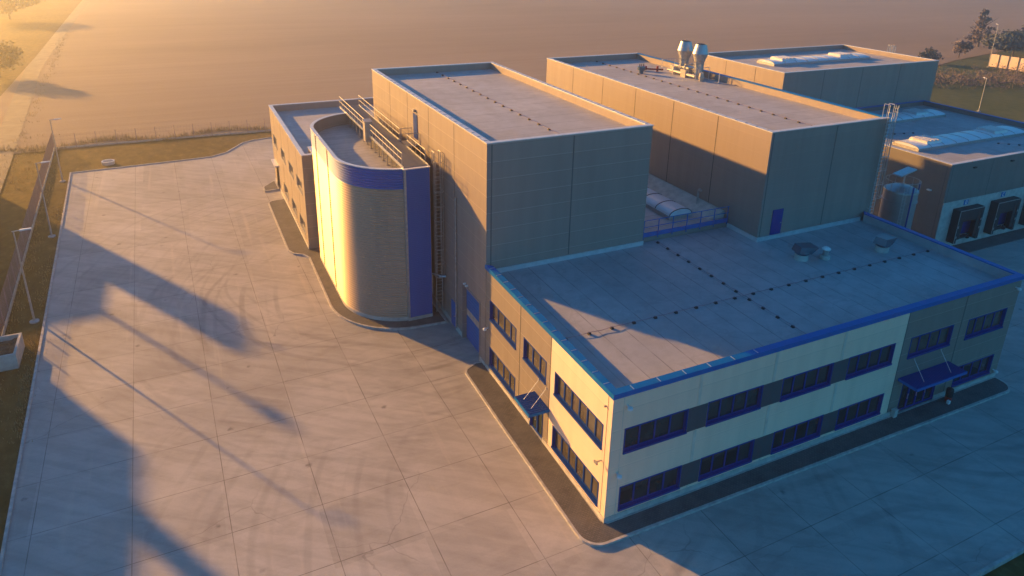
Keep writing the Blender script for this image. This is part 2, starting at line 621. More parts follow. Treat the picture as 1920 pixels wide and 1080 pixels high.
def face_with_holes(mb, p0, p1, z0, z1, holes):
    """vertical wall from p0 to p1 with rectangular holes (t0,t1,z0,z1) measured along it"""
    p0, p1 = Vector(p0), Vector(p1)
    L = (p1 - p0).length
    e = (p1 - p0) / L
    ts = sorted({0.0, L} | {h[0] for h in holes} | {h[1] for h in holes})
    zs = sorted({z0, z1} | {h[2] for h in holes} | {h[3] for h in holes})
    for a, b in zip(ts, ts[1:]):
        for c, d in zip(zs, zs[1:]):
            tm, zm = (a + b) / 2, (c + d) / 2
            if any(h[0] < tm < h[1] and h[2] < zm < h[3] for h in holes):
                continue
            A, B = p0 + e * a, p0 + e * b
            mb.quad((A.x, A.y, c), (B.x, B.y, c), (B.x, B.y, d), (A.x, A.y, d))


def shell(mb, poly, z0, z1, zin, thick, holes=None, edges=None):
    """walls on the polygon's edges with an open parapet above zin"""
    holes = holes or {}
    inn = offset_poly(poly, thick)
    n = len(poly)
    for i in (edges if edges is not None else range(n)):
        j = (i + 1) % n
        face_with_holes(mb, poly[i], poly[j], z0, z1, holes.get(i, []))
        mb.quad((*poly[i], z1), (*poly[j], z1), (*inn[j], z1), (*inn[i], z1))
        mb.quad((*inn[j], zin), (*inn[i], zin), (*inn[i], z1), (*inn[j], z1))


def coping(mb, poly, over, inn_w, z0, z1, edges=None):
    a, b = offset_poly(poly, -over), offset_poly(poly, inn_w)
    n = len(poly)
    for i in (edges if edges is not None else range(n)):
        j = (i + 1) % n
        mb.hexa([(*a[i], z0), (*a[j], z0), (*b[j], z0), (*b[i], z0)], [(*a[i], z1), (*a[j], z1), (*b[j], z1), (*b[i], z1)])


class Face:
    """a wall plane: t along it, d outwards"""
    def __init__(s, p0, p1):
        s.o = Vector(p0)
        s.e = (Vector(p1) - s.o).normalized()
        s.n = Vector((s.e.y, -s.e.x))

    def p(s, t, d, z):
        q = s.o + s.e * t + s.n * d
        return (q.x, q.y, z)

    def box(s, mb, t0, t1, d0, d1, z0, z1):
        return mb.hexa([s.p(t0, d1, z0), s.p(t1, d1, z0), s.p(t1, d0, z0), s.p(t0, d0, z0)],
                       [s.p(t0, d1, z1), s.p(t1, d1, z1), s.p(t1, d0, z1), s.p(t0, d0, z1)])


def window(bld, F, t0, t1, z0, z1, panes, frame_mat, glass_mat, depth=0.13, trim=0.045, fw=0.07):
    """frame with reveals and mullions, sill and one mesh of panes"""
    fr = MB()
    # outer trim, 20 mm proud of the wall
    F.box(fr, t0 - trim, t1 + trim, -0.01, 0.022, z1, z1 + trim)
    F.box(fr, t0 - trim, t0, -0.01, 0.022, z0, z1)
    F.box(fr, t1, t1 + trim, -0.01, 0.022, z0, z1)
    # reveals
    F.box(fr, t0, t0 + 0.03, -depth - 0.07, 0.018, z0, z1)
    F.box(fr, t1 - 0.03, t1, -depth - 0.07, 0.018, z0, z1)
    F.box(fr, t0 + 0.03, t1 - 0.03, -depth - 0.07, 0.018, z1 - 0.03, z1)
    # frame bars
    a, b = t0 + 0.03, t1 - 0.03
    F.box(fr, a, b, -depth - 0.06, -depth, z1 - 0.03 - fw, z1 - 0.03)
    F.box(fr, a, b, -depth - 0.06, -depth, z0 + 0.03, z0 + 0.03 + fw)
    w = (b - a) / panes
    for k in range(panes + 1):
        c = a + w * k
        l, r = max(a, c - fw * 0.7), min(b, c + fw * 0.7)
        F.box(fr, l, r, -depth - 0.055, -depth + 0.012, z0 + 0.03 + fw, z1 - 0.03 - fw)
    f = fr.build('window', frame_mat, bld)
    s = MB()
    F.box(s, t0 - trim, t1 + trim, -depth - 0.07, 0.07, z0 - 0.09, z0 + 0.03)
    s.build('sill', frame_mat, f)
    g = MB()
    for k in range(panes):
        d = -depth - 0.03
        q = [F.p(a + w * k + 0.01, d, z0 + 0.05), F.p(a + w * (k + 1) - 0.01, d, z0 + 0.05),
             F.p(a + w * (k + 1) - 0.01, d, z1 - 0.05), F.p(a + w * k + 0.01, d, z1 - 0.05)]
        g.quad(*q)
    g.build('pane', glass_mat, f)
    return f


def joints(bld, F, ts, z0, z1, mat, w=0.06, d=0.006, name='panel_joint'):
    """cover strips over vertical panel joints: one mesh, a surface pattern of the wall"""
    mb = MB()
    for t in ts:
        F.box(mb, t - w / 2, t + w / 2, -0.02, d, z0, z1)
    return mb.build(name, mat, bld)


def wall_lamp(bld, F, t, z):
    mb = MB()
    F.box(mb, t - 0.05, t + 0.05, 0, 0.22, z, z + 0.06)
    p = F.p(t, 0.24, z)
    mb.lathe(p[0], p[1], [(0.05, z - 0.10), (0.14, z - 0.06), (0.14, z + 0.04), (0.06, z + 0.09)], 12)
    mb.build('wall_lamp', M['white'], bld)


# ------------------------------------------------------------------ ground
def struct(mb, name, mat, **kw):
    return mb.build(name, mat, kind='structure', **kw)


S = 1500
g = MB()
g.quad((-S, -S, -0.16), (S, -S, -0.16), (S, S, -0.16), (-S, S, -0.16))
struct(g, 'ground', M['verge'])
fp = MB()
fp.quad((-46, 87.5, -0.10), (142, 87.5, -0.10), (172, 97, -0.10), (205, 104, -0.10), (1400, 420, -0.10), (1400, 1400, -0.10), (-52, 1400, -0.10))
struct(fp, 'field', M['field'])
fl = MB()
fl.quad((-53, 87.5, -0.105), (-46.3, 87.5, -0.105), (-52.3, 1400, -0.105), (-1400, 1400, -0.105), (-1400, 150, -0.105))
lawn = MB()
lawn.quad((72, -60, -0.12), (500, -60, -0.12), (500, 170, -0.12), (205, 103.5, -0.12), (172, 96.5, -0.12), (142, 86.8, -0.12), (72, 86.8, -0.12))
struct(lawn, 'meadow', M['lawn'])
tr = MB()
pts = [(-38.0, 60), (-40.5, 99), (-44.6, 157), (-46, 250), (-48, 400), (-50, 900)]
for (a, b), (c, d) in zip(pts, pts[1:]):
    tr.quad((a - 1.5, b, -0.06), (a + 1.5, b, -0.06), (c + 1.5, d, -0.06), (c - 1.5, d, -0.06))
struct(tr, 'dirt_track', M['track'])


def arc(cx, cy, r, a0, a1, n=8):
    return [(cx + r * math.cos(R(a0 + (a1 - a0) * k / n)), cy + r * math.sin(R(a0 + (a1 - a0) * k / n))) for k in range(n + 1)]


yard_poly = [(-27.0, -10.1), (96, -10.1), (96, 30), (80, 30), (80, 83), (-5, 83), (-8.2, 82.4), (-9.7, 81.4), (-10.9, 79.4), (-12.2, 77.3), (-14.3, 75.9), (-20, 75.5), (-30.5, 75.0),
             (-29.4, 50), (-28.35, 25), (-27.7, 9)]
yd = MB()
yd.prism(yard_poly, -0.2, 0.0)
struct(yd, 'concrete_yard', M['yard'])
# kerb round the yard's free edges
kb = MB()
edge = yard_poly[5:] + yard_poly[:2]
outer = offset_poly(yard_poly, -0.16)
eo = outer[5:] + outer[:2]
for k in range(len(edge) - 1):
    a, b, c, d = edge[k], edge[k + 1], eo[k + 1], eo[k]
    kb.hexa([(*a, -0.2), (*b, -0.2), (*c, -0.2), (*d, -0.2)][::-1], [(*a, 0.1), (*b, 0.1), (*c, 0.1), (*d, 0.1)][::-1])
struct(kb, 'kerb', M['kerb'])


def pavement(poly, name='pavement'):
    """paved strip with its own kerb; poly is CCW"""
    inn = offset_poly(poly, 0.14)
    p = MB()
    p.prism(inn, -0.05, 0.125)
    struct(p, name, M['pavers'])
    k = MB()
    n = len(poly)
    for i in range(n):
        j = (i + 1) % n
        k.hexa([(*poly[i], -0.05), (*poly[j], -0.05), (*inn[j], -0.05), (*inn[i], -0.05)],
               [(*poly[i], 0.14), (*poly[j], 0.14), (*inn[j], 0.14), (*inn[i], 0.14)])
    struct(k, 'kerb', M['kerb'])


pavement([(0.2, 16.2), (-0.5, 16.35)] + arc(-0.9, 15.3, 0.72, 110, 180, 5) + [(-1.68, 10)] +
         arc(-0.55, -0.1, 1.15, 180, 270, 8) + [(31.2, -1.6)] + arc(31.6, -0.6, 1.0, 270, 360, 8) + [(32.62, -0.02), (0.2, -0.02), (0.02, 0.2)])
pavement([(-0.3, 22.45), (-0.3, 45.0), (-7.5, 45.0), (-7.7, 55.6), (-8.6, 55.5)] + arc(-8.9, 54.7, 0.75, 100, 180, 5) + [(-9.65, 41.0), (-9.3, 40.1), (-8.5, 39.5)] +
         [(-8.1, 38.6)] + arc(-2.1, 28.7, 6.1, 180, 262, 12))
pavement([(-7.8, 62.8), (-9.5, 60.6), (-9.5, 59.0), (-7.8, 59.2)])

# ------------------------------------------------------------------ office building
ob = thing('office_building', 'two storey cream and grey office block with blue window bands and blue roof edge', 'office', (0, 0, 0))
OL, OW, OH, OZ = 32.67, 15.62, 8.0, 7.32
opoly = [(0, 0), (OL, 0), (OL, 12.7), (21.17, 12.7), (21.17, 15.62), (0, 15.62)]
FF = Face((0, 0), (OL, 0))
FL = Face((0, 15.62), (0, 0))
LW = 15.62
front_w = [(0.85, 4.77, 4), (6.15, 9.93, 4), (11.48, 15.36, 4), (16.72, 20.66, 4)]
lw = [(0.75, 4.75, 4), (5.9, 8.78, 3), (9.9, 14.87, 6)]     # along FL: t = 15.62 - y
UZ, LZ = (4.33, 5.75), (0.66, 2.10)
# cream walls
wc = MB()
hf = [(a, b, *UZ) for a, b, _ in front_w] + [(a, b, *LZ) for a, b, _ in front_w]
CB = 21.45
face_with_holes(wc, (0, 0), (CB, 0), 0.0, OH, hf)
hl = [(9.9 - 9.3, 14.87 - 9.3, *UZ), (9.9 - 9.3, 14.87 - 9.3, *LZ)]
face_with_holes(wc, (0, 6.32), (0, 0), 0.0, OH, hl)
w_cream = wc.build('wall', M['cream_clad'], ob, label='cream panel wall at the near corner')
wg = MB()
hg = [(22.2 - CB, 26.2 - CB, *UZ), (27.8 - CB, 31.8 - CB, *UZ), (27.8 - CB, 31.8 - CB, *LZ), (22.4 - CB, 25.9 - CB, 0.14, 2.35)]
face_with_holes(wg, (CB, 0), (OL, 0), 0.0, OH, hg)
face_with_holes(wg, (OL, 0), (OL, 12.7), 0.0, OH - 0.001, [])
w_grey = wg.build('wall', M['office_grey'], ob, label='silver grey panel wall round the front entrance')
wg = MB()
h2 = [(0.75, 4.75, *UZ), (5.9, 8.78, *UZ), (0.75, 4.75, *LZ), (7.05, 8.65, 0.14, 2.2)]
face_with_holes(wg, (0, 15.62), (0, 6.32), 0.0, OH, h2)
w_side = wg.build('wall', M['office_grey'], ob, label='silver grey panel wall next to the tall hall')
par = MB()
inn = offset_poly(opoly, 0.30)
for i in (0, 1, 5):
    j = (i + 1) % 6
    zt = OH
    par.quad((*inn[j], OZ - 0.1), (*inn[i], OZ - 0.1), (*inn[i], zt), (*inn[j], zt))
par.build('parapet', M['roof_x'], ob)
rf = MB()
rf.prism([(0.05, 0.05), (OL - 0.05, 0.05), (OL - 0.05, 12.68), (21.15, 12.68), (21.15, 15.95), (12.75, 15.95), (12.75, 15.6), (0.05, 15.6)], OZ - 0.3, OZ)
rf.build('roof', M['roof_x'], ob)
roof_o = bpy.data.objects[[c.name for c in ob.children if c.name.startswith('roof')][0]]
fl_ = MB()      # pale upstand where the roof meets the halls
fl_.box(0.3, 15.52, OZ, 12.75, 15.612, OZ + 0.32)
fl_.box(21.06, 12.55, OZ, 21.163, 15.9, OZ + 0.32)
fl_.box(21.163, 12.59, OZ, 32.3, 12.692, OZ + 0.32)
weld(roof_o, fl_.build('roof_upstand', M['white_trim'], ob))
cp = MB()
coping(cp, opoly, 0.07, 0.36, OH - 0.02, OH + 0.07, (0, 1, 5))
a = offset_poly(opoly, -0.07)
b = offset_poly(opoly, -0.035)
for i in (0, 1, 5):
    j = (i + 1) % 6
    cp.hexa([(*a[i], OH - 0.22), (*a[j], OH - 0.22), (*b[j], OH - 0.22), (*b[i], OH - 0.22)],
            [(*a[i], OH - 0.022), (*a[j], OH - 0.022), (*b[j], OH - 0.022), (*b[i], OH - 0.022)])
cpo = cp.build('coping', M['blue'], ob)
cl = MB()     # small fixing straps on the coping
for k in range(14):
    y = 0.9 + k * 1.08
    cl.box(-0.02, y, OH + 0.07, 0.32, y + 0.05, OH + 0.085)
for k in range(6):
    x = 1.1 + k * 1.6
    cl.box(x, -0.04, OH + 0.07, x + 0.05, 0.3, OH + 0.085)
weld(cpo, cl.build('coping_strap', M['galv'], ob))
pl = MB()
FF.box(pl, 0.0, CB, 0.001, 0.05, 0.0, 0.42)
FF.box(pl, CB, 22.3, 0.001, 0.045, 0.0, 0.42)
FF.box(pl, 26.0, OL, 0.001, 0.045, 0.0, 0.42)
FL.box(pl, 0.05, 7.0, 0.001, 0.05, 0.0, 0.40)
FL.box(pl, 8.7, LW + 0.05, 0.001, 0.05, 0.0, 0.42)
pl.build('plinth', M['plinth'], ob)
for a, b, n in front_w:
    window(ob, FF, a, b, *UZ, n, M['blue_dark'], M['glass'])
    window(ob, FF, a, b, *LZ, n, M['blue_dark'], M['glass'])
window(ob, FF, 22.2, 26.2, *UZ, 4, M['blue_dark'], M['glass_blind'])
window(ob, FF, 27.8, 31.8, *UZ, 4, M['blue_dark'], M['glass_blind'])
window(ob, FF, 27.8, 31.8, *LZ, 4, M['blue_dark'], M['glass'])
window(ob, FL, *lw[0][:2], *UZ, 4, M['blue_dark'], M['glass_blind'])
window(ob, FL, *lw[0][:2], *LZ, 4, M['blue_dark'], M['glass_blind'])
window(ob, FL, *lw[1][:2], *UZ, 3, M['blue_dark'], M['glass_blind'])
window(ob, FL, *lw[2][:2], *UZ, 6, M['blue_dark'], M['glass_blind'])
window(ob, FL, *lw[2][:2], *LZ, 6, M['blue_dark'], M['glass_blind'])
for (a, b) in ((4.84, 6.08), (10.0, 11.41), (15.43, 16.65)):
    for z in (UZ, LZ):
        sp = MB()
        mid = (a + b) / 2
        FF.box(sp, a, mid - 0.03, -0.01, 0.016, z[0] - 0.06, z[1] + 0.02)
        FF.box(sp, mid - 0.03, mid + 0.03, -0.01, 0.008, z[0] - 0.06, z[1] + 0.02)
        FF.box(sp, mid + 0.03, b, -0.01, 0.016, z[0] - 0.06, z[1] + 0.02)
        sp.build('spandrel_panel', M['spandrel'], ob)
jc = MB()
for t in (5.42, 10.66, 15.98):
    for z0, z1 in ((0.42, 0.56), (2.16, 4.2), (5.8, 7.76)):
        FF.box(jc, t - 0.10, t + 0.10, -0.01, 0.02, z0, z1)
FF.box(jc, 0.62, 0.66, -0.01, 0.006, 0.42, 7.76)
weld(w_cream, jc.build('joint_cover', M['joint_cream'], ob))
weld(w_grey, joints(ob, FF, (CB, 26.98), 0.45, 7.76, M['joint_grey'], 0.07, 0.014))
weld(w_side, joints(ob, FL, (5.35, 9.3), 0.42, 7.76, M['joint'], 0.07))
weld(w_cream, joints(ob, FL, (15.2,), 0.42, 7.76, M['joint'], 0.035))
corner = MB()
corner.box(-0.028, -0.028, 0.42, 0.02, 0.02, 7.77)
weld(w_cream, corner.build('corner_trim', M['cream_clad'], ob))
wall_lamp(ob, FF, 0.85, 7.15)
wall_lamp(ob, FF, 0.55, 3.1)
wall_lamp(ob, FF, 32.1, 7.25)
wall_lamp(ob, FF, 32.2, 0.75)
cmr = MB()
FL.box(cmr, 14.95, 15.02, 0, 0.30, 3.62, 3.67)
FL.box(cmr, 14.85, 15.12, 0.30, 0.40, 3.56, 3.68)
cmr.build('camera_bracket', M['galv_dull'], ob)
cmr = MB()
FL.box(cmr, 15.0, 15.06, 0, 0.12, 6.95, 7.05)
cmr.build('sensor', M['galv_dull'], ob)
wall_lamp(ob, FL, 0.4, 3.4)


def canopy(F, t0, t1, out, z, rods, name='canopy'):
    c = MB()
    F.box(c, t0, t1, 0.02, out, z - 0.18, z)
    o = c.build(name, M['blue'], ob)
    s = MB()
    k = 0
    n = int((t1 - t0) / 0.16)
    for k in range(n):
        t = t0 + (k + 0.5) * (t1 - t0) / n
        F.box(s, t - 0.035, t + 0.035, 0.06, out - 0.05, z, z + 0.035)
    s.build('canopy_deck', M['blue_dark'], o)
    for t in rods:
        rr = MB()
        rr.tube(F.p(t, 0.0, z + 1.15), F.p(t, out * 0.72, z), 0.014)
        rr.tube(F.p(t, 0.0, z + 1.15), F.p(t, 0.05, z + 1.15), 0.06, 8)
        rr.build('tie_rod', M['galv'], o)


canopy(FL, 7.5, 9.45, 1.38, 2.95, (8.0, 8.95))
canopy(FF, 21.75, 26.6, 1.35, 2.95, (22.9, 25.5))


def glass_door(F, t0, t1, z0, z1, leaves):
    d = MB()
    w = (t1 - t0) / leaves
    F.box(d, t0, t1, -0.14, -0.05, z1 - 0.1, z1)
    F.box(d, t0, t1, -0.14, -0.05, z0, z0 + 0.12)
    for k in range(leaves + 1):
        c = t0 + w * k
        F.box(d, max(t0, c - 0.07), min(t1, c + 0.07), -0.15, -0.04, z0 + 0.12, z1 - 0.1)
    F.box(d, t0 - 0.03, t0, -0.2, 0.03, z0, z1 + 0.05)
    F.box(d, t1, t1 + 0.03, -0.2, 0.03, z0, z1 + 0.05)
    o = d.build('door', M['blue_dark'], ob)
    g_ = MB()
    g_.quad(F.p(t0, -0.1, z0), F.p(t1, -0.1, z0), F.p(t1, -0.1, z1), F.p(t0, -0.1, z1))
    g_.build('door_glass', M['glass'], o)
    for k in range(leaves - 1):
        h = MB()
        c = t0 + w * (k + 1) - 0.13
        h.tube(F.p(c, 0.02, z0 + 0.85), F.p(c, 0.02, z0 + 1.25), 0.02)
        h.build('door_handle', M['galv'], o)
    return o


glass_door(FL, 7.08, 8.62, 0.14, 2.2, 2)
gd = glass_door(FF, 22.43, 25.87, 0.14, 2.35, 4)
nb = MB()
nb.quad(FF.p(25.0, -0.03, 1.55), FF.p(25.45, -0.03, 1.55), FF.p(25.45, -0.03, 2.0), FF.p(25.0, -0.03, 2.0))
FF.box(nb, 25.0, 25.45, -0.06, -0.035, 1.55, 2.0)
nb.build('notice', M['white'], gd)

# a litter bin and a small meter box by the front door
lb = thing('litter_bin', 'small dark litter bin with red lower half beside the blue front entrance', 'litter bin', (26.75, -0.55, 0.125))
t_ = MB()
t_.lathe(26.75, -0.55, [(0.20, 0.127), (0.22, 0.5)], 14)
t_.build('bin_base', M['red'], lb)
t_ = MB()
t_.lathe(26.75, -0.55, [(0.22, 0.502), (0.24, 1.0), (0.20, 1.08), (0.06, 1.12)], 14)
t_.build('bin_body', M['black'], lb)
t_ = MB()
t_.box(26.40, -0.85, 0.127, 26.58, -0.68, 0.36)
t_.build('ash_tray', M['white'], lb)
mbx = MB()
mbx.box(21.75, -0.32, 0.127, 22.05, -0.06, 0.62)
mbx.prism([(21.70, -0.34), (22.10, -0.34), (22.10, -0.05), (21.70, -0.05)], 0.62, 0.68)
mbx.build('meter_box', M['plinth'], None, 'small pale meter box standing where the cream wall meets the grey wall', cat='meter box', base=(21.9, -0.2, 0.127))

# ------------------------------------------------------------------ tall halls
WALL, COPE = {}, {}


def WJ(b, *args):
    weld(WALL[b.name], joints(b, *args))


def hall(name, label, x0, y0, x1, y1, H, zr, zmin, mat, cope_mat, roofmat, thick=0.3, holes=None, cope_edges=None):
    t = thing(name, label, 'factory hall', (x0, y0, zmin))
    poly = [(x0, y0), (x1, y0), (x1, y1), (x0, y1)]
    w = MB()
    shell(w, poly, zmin, H, zr - 0.2, thick, holes)
    WALL[t.name] = w.build('wall', mat, t)
    r = MB()
    r.prism(offset_poly(poly, 0.1), zr - 0.25, zr)
    r.build('roof', roofmat, t)
    c = MB()
    coping(c, poly, 0.05, thick + 0.05, H - 0.01, H + 0.05, cope_edges)
    COPE[t.name] = c.build('coping', cope_mat, t)
    return t, poly


# hall beside the silo
TY, TX, TH = 43.63, 12.73, 16.49
ha, hp = hall('factory_hall', 'tall grey hall rising behind the near office, lit by sun on its silo side', 0, 15.62, TX, TY, TH, 15.85, 0.0,
              M['grey_clad'], M['white_trim'], M['roof_y'], holes={3: [(TY - 19.95, TY - 16.65, 0.0, 4.6) if False else (TY - 19.9 , TY - 16.7, 0.0, 4.6)]})
FTL = Face((0, TY), (0, 15.62))
FTF = Face((0, 15.62), (TX, 15.62))
WJ(ha, FTL, [TY - y for y in (21.5, 27.0, 32.4, 37.6)], 0.3, 16.4, M['joint'], 0.07)
WJ(ha, FTF, (0.33, 6.35), 7.7, 16.4, M['joint_grey'], 0.09, 0.012)
cs = MB()
for k in range(26):
    y = 16.2 + k * 1.06
    cs.box(0.0, y, TH + 0.05, 0.26, y + 0.05, TH + 0.068)
    cs.box(TX - 0.26, y, TH + 0.05, TX, y + 0.05, TH + 0.068)
weld(COPE[ha.name], cs.build('coping_strap', M['galv_dull'], ha))
ct = MB()
ct.box(-0.03, 15.59, 0.4, 0.02, 15.64, 16.47)
weld(WALL[ha.name], ct.build('corner_trim', M['grey_clad'], ha))
# roller door
D0, D1 = TY - 19.9, TY - 16.7
rd = MB()
FTL.box(rd, D0, D1, -0.36, -0.30, 0.0, 2.0)
FTL.box(rd, D0, D1, -0.36, -0.30, 2.55, 4.6)
for k in range(16):
    z = 0.15 + k * 0.28
    if 1.9 < z < 2.6:
        continue
    FTL.box(rd, D0, D1, -0.305, -0.285, z, z + 0.05)
rdo = rd.build('roller_door', M['blue'], ha)
rw = MB()
FTL.box(rw, D0, D1, -0.355, -0.31, 2.0, 2.55)
rwo = rw.build('door_window', M['brown'], rdo)
rm = MB()
for k in range(6):
    t = D0 + (D1 - D0) * k / 5
    FTL.box(rm, max(D0, t - 0.04), min(D1, t + 0.04), -0.312, -0.295, 2.0, 2.55)
weld(rwo, rm.build('door_mullion', M['galv_dull'], rdo))
rv = MB()
FTL.box(rv, D0 - 0.12, D0, -0.4, 0.05, 0.0, 4.72)
FTL.box(rv, D1, D1 + 0.12, -0.4, 0.05, 0.0, 4.72)
FTL.box(rv, D0, D1, -0.4, 0.05, 4.6, 4.72)
rv.build('door_frame', M['grey_clad'], rdo)
FTLp = MB()
FTL.box(FTLp, D1 + 0.12, TY - 15.70, 0.001, 0.05, 0, 0.4)
FTL.box(FTLp, TY - 21.3, D0 - 0.12, 0.001, 0.05, 0, 0.4)
FTL.box(FTLp, 0.0, TY - 22.3, 0.001, 0.05, 0, 0.4)
FTLp.build('plinth', M['plinth'], ha)
sd = MB()
FTL.box(sd, TY - 22.25, TY - 21.35, 0.001, 0.05, 0.1, 2.2)
o = sd.build('door', M['blue'], ha, label='small blue ground door beside the roller door')
sh = MB()
FTL.box(sh, TY - 21.55, TY - 21.43, 0.05, 0.11, 1.05, 1.1)
sh.build('door_handle', M['galv'], o)
ud = MB()
FTL.box(ud, TY - 30.75, TY - 29.75, 0.001, 0.05, 13.05, 15.1)
o = ud.build('door', M['blue_dark'], ha, label='blue upper door opening onto the silo platform')
ul = MB()
FTL.box(ul, TY - 30.45, TY - 30.1, 0.001, 0.22, 15.3, 15.5)
ul.build('wall_lamp', M['galv_dull'], ha)
dp = MB()
dp.tube((-0.09, 21.1, 0.3), (-0.09, 21.1, 11.0), 0.06, 8)
dp.build('downpipe', M['galv_dull'], ha)
for t in (0.5, 0.9):
    wl = MB()
    FTL.box(wl, D0 + t, D0 + t + 0.12, 0.0, 0.2, 4.85, 4.95)
    wl.build('wall_lamp', M['white'], ha)

# hall behind the office
X3, Y3, X3R, Y3B, H3 = 21.17, 12.7, 33.55, 47.3, 15.88
hb, hp3 = hall('factory_hall', 'tall grey hall with two silver exhaust stacks on its roof, behind the office roof', X3, Y3, X3R, Y3B, H3, 15.25, 0.0,
               M['hall_clad'], M['white_trim'], M['roof_y'], thick=0.3, cope_edges=(0, 2, 3))
c = MB()
coping(c, hp3, 0.05, 0.40, H3 - 0.01, H3 + 0.055, (1,))
c.build('coping', M['blue'], hb, label='blue coping along the right roof edge')
F3L = Face((X3, Y3B), (X3, Y3))
F3F = Face((X3, Y3), (X3R, Y3))
WJ(hb, F3L, [Y3B - y for y in (18.44, 24.1, 29.75, 35.4, 41.3)], 7.5, 15.8, M['joint'], 0.07)
WJ(hb, F3F, (0.22, 6.65), 7.66, 15.8, M['joint_grey'], 0.09, 0.012)
ud = MB()
F3F.box(ud, 1.25, 2.30, 0.001, 0.05, 7.66, 9.7)
o = ud.build('door', M['blue_dark'], hb, label='blue door opening onto the office roof')
sh = MB()
F3F.box(sh, 2.1, 2.2, 0.05, 0.1, 8.55, 8.6)
sh.build('door_handle', M['galv'], o)
cs = MB()
for k in range(30):
    y = 13.3 + k * 1.12
    cs.box(X3 + 0.02, y, H3 + 0.05, X3 + 0.28, y + 0.06, H3 + 0.07)
weld(COPE[hb.name], cs.build('coping_strap', M['galv_dull'], hb))

rb_ = MB()  # unseen block added to keep sun off the loading building's side wall
rb_.box(24.0, 47.301, 0.0, 33.5, 52.0, 14.9)
rb_.build('shade_block', M['hall_clad'], hb)

# hall at the back
hc, hp4 = hall('factory_hall', 'far grey hall with one long rooflight, behind the low loading building', 47.7, 37.45, 75.4, 53.0, 14.3, 13.7, 0.0,
               M['hall_clad'], M['white_trim'], M['roof_y'])
F4F = Face((47.7, 37.45), (75.4, 37.45))
F4L = Face((47.7, 53.0), (47.7, 37.45))
WJ(hc, F4F, (6.65, 13.3, 20.3), 8.7, 14.2, M['joint_grey'], 0.10, 0.012)
WJ(hc, F4L, (5.6, 10.9), 8.7, 14.2, M['joint'], 0.08)
tp = MB()
for y in (44.4, 44.85, 45.3):
    tp.path([(75.75, y, 12.0), (75.75, y, 15.2), (75.35, y, 15.3), (75.35, y, 14.3)], 0.045)
tp.build('ladder_top', M['galv'], hc)

# low loading building
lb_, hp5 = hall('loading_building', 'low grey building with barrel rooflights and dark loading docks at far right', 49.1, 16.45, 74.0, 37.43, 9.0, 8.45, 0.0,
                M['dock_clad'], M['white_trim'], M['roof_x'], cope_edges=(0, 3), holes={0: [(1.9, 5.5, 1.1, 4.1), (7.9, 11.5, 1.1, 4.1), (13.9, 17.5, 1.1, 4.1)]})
lb_['category'] = 'warehouse'
c = MB()
coping(c, hp5, 0.05, 0.40, 9.0 - 0.01, 9.055, (1, 2))
c.build('coping', M['blue'], lb_, label='blue coping along the far roof edges')
F5F = Face((49.1, 16.45), (74.0, 16.45))
F5L = Face((49.1, 37.43), (49.1, 16.45))
bd = MB()
for a, b in ((0.05, 1.9), (5.5, 7.9), (11.5, 13.9), (17.5, 24.8)):
    F5F.box(bd, a, b, 0.001, 0.05, 0.0, 5.05)
for a, b in ((1.9, 5.5), (7.9, 11.5), (13.9, 17.5)):
    F5F.box(bd, a, b, 0.001, 0.05, 4.1, 5.05)
    F5F.box(bd, a, b, 0.001, 0.05, 0.0, 1.1)
bd.build('concrete_base', M['plinth'], lb_)
WJ(lb_, F5F, (0.35, 6.53, 12.7), 5.1, 8.9, M['joint_grey'], 0.07, 0.012)
WJ(lb_, F5L, (20.6,), 0.2, 8.9, M['joint_grey'], 0.07, 0.012)
for t in (3.6, 9.6, 15.6):
    pj = MB()
    F5F.box(pj, t - 0.2, t + 0.2, 0, 0.18, 8.3, 8.42)
    pj.build('wall_lamp', M['black'], lb_)
wl = MB()
F5L.box(wl, 19.2, 19.6, 0, 0.25, 5.9, 6.02)
wl.build('wall_lamp', M['white'], lb_, label='small white lamp on the side wall')


def letter_D(mb, F, t, z, s):
    F.box(mb, t, t + 0.18 * s, 0.085, 0.1, z, z + s)
    F.box(mb, t + 0.18 * s, t + 0.5 * s, 0.085, 0.1, z + s * 0.84, z + s)
    F.box(mb, t + 0.18 * s, t + 0.5 * s, 0.085, 0.1, z, z + s * 0.16)
    F.box(mb, t + 0.5 * s, t + 0.68 * s, 0.085, 0.1, z + 0.1 * s, z + s * 0.9)


def letter_C(mb, F, t, z, s):
    F.box(mb, t, t + 0.18 * s, 0.085, 0.1, z + 0.1 * s, z + s * 0.9)
    F.box(mb, t + 0.12 * s, t + 0.66 * s, 0.085, 0.1, z + s * 0.84, z + s)
    F.box(mb, t + 0.12 * s, t + 0.66 * s, 0.085, 0.1, z, z + s * 0.16)


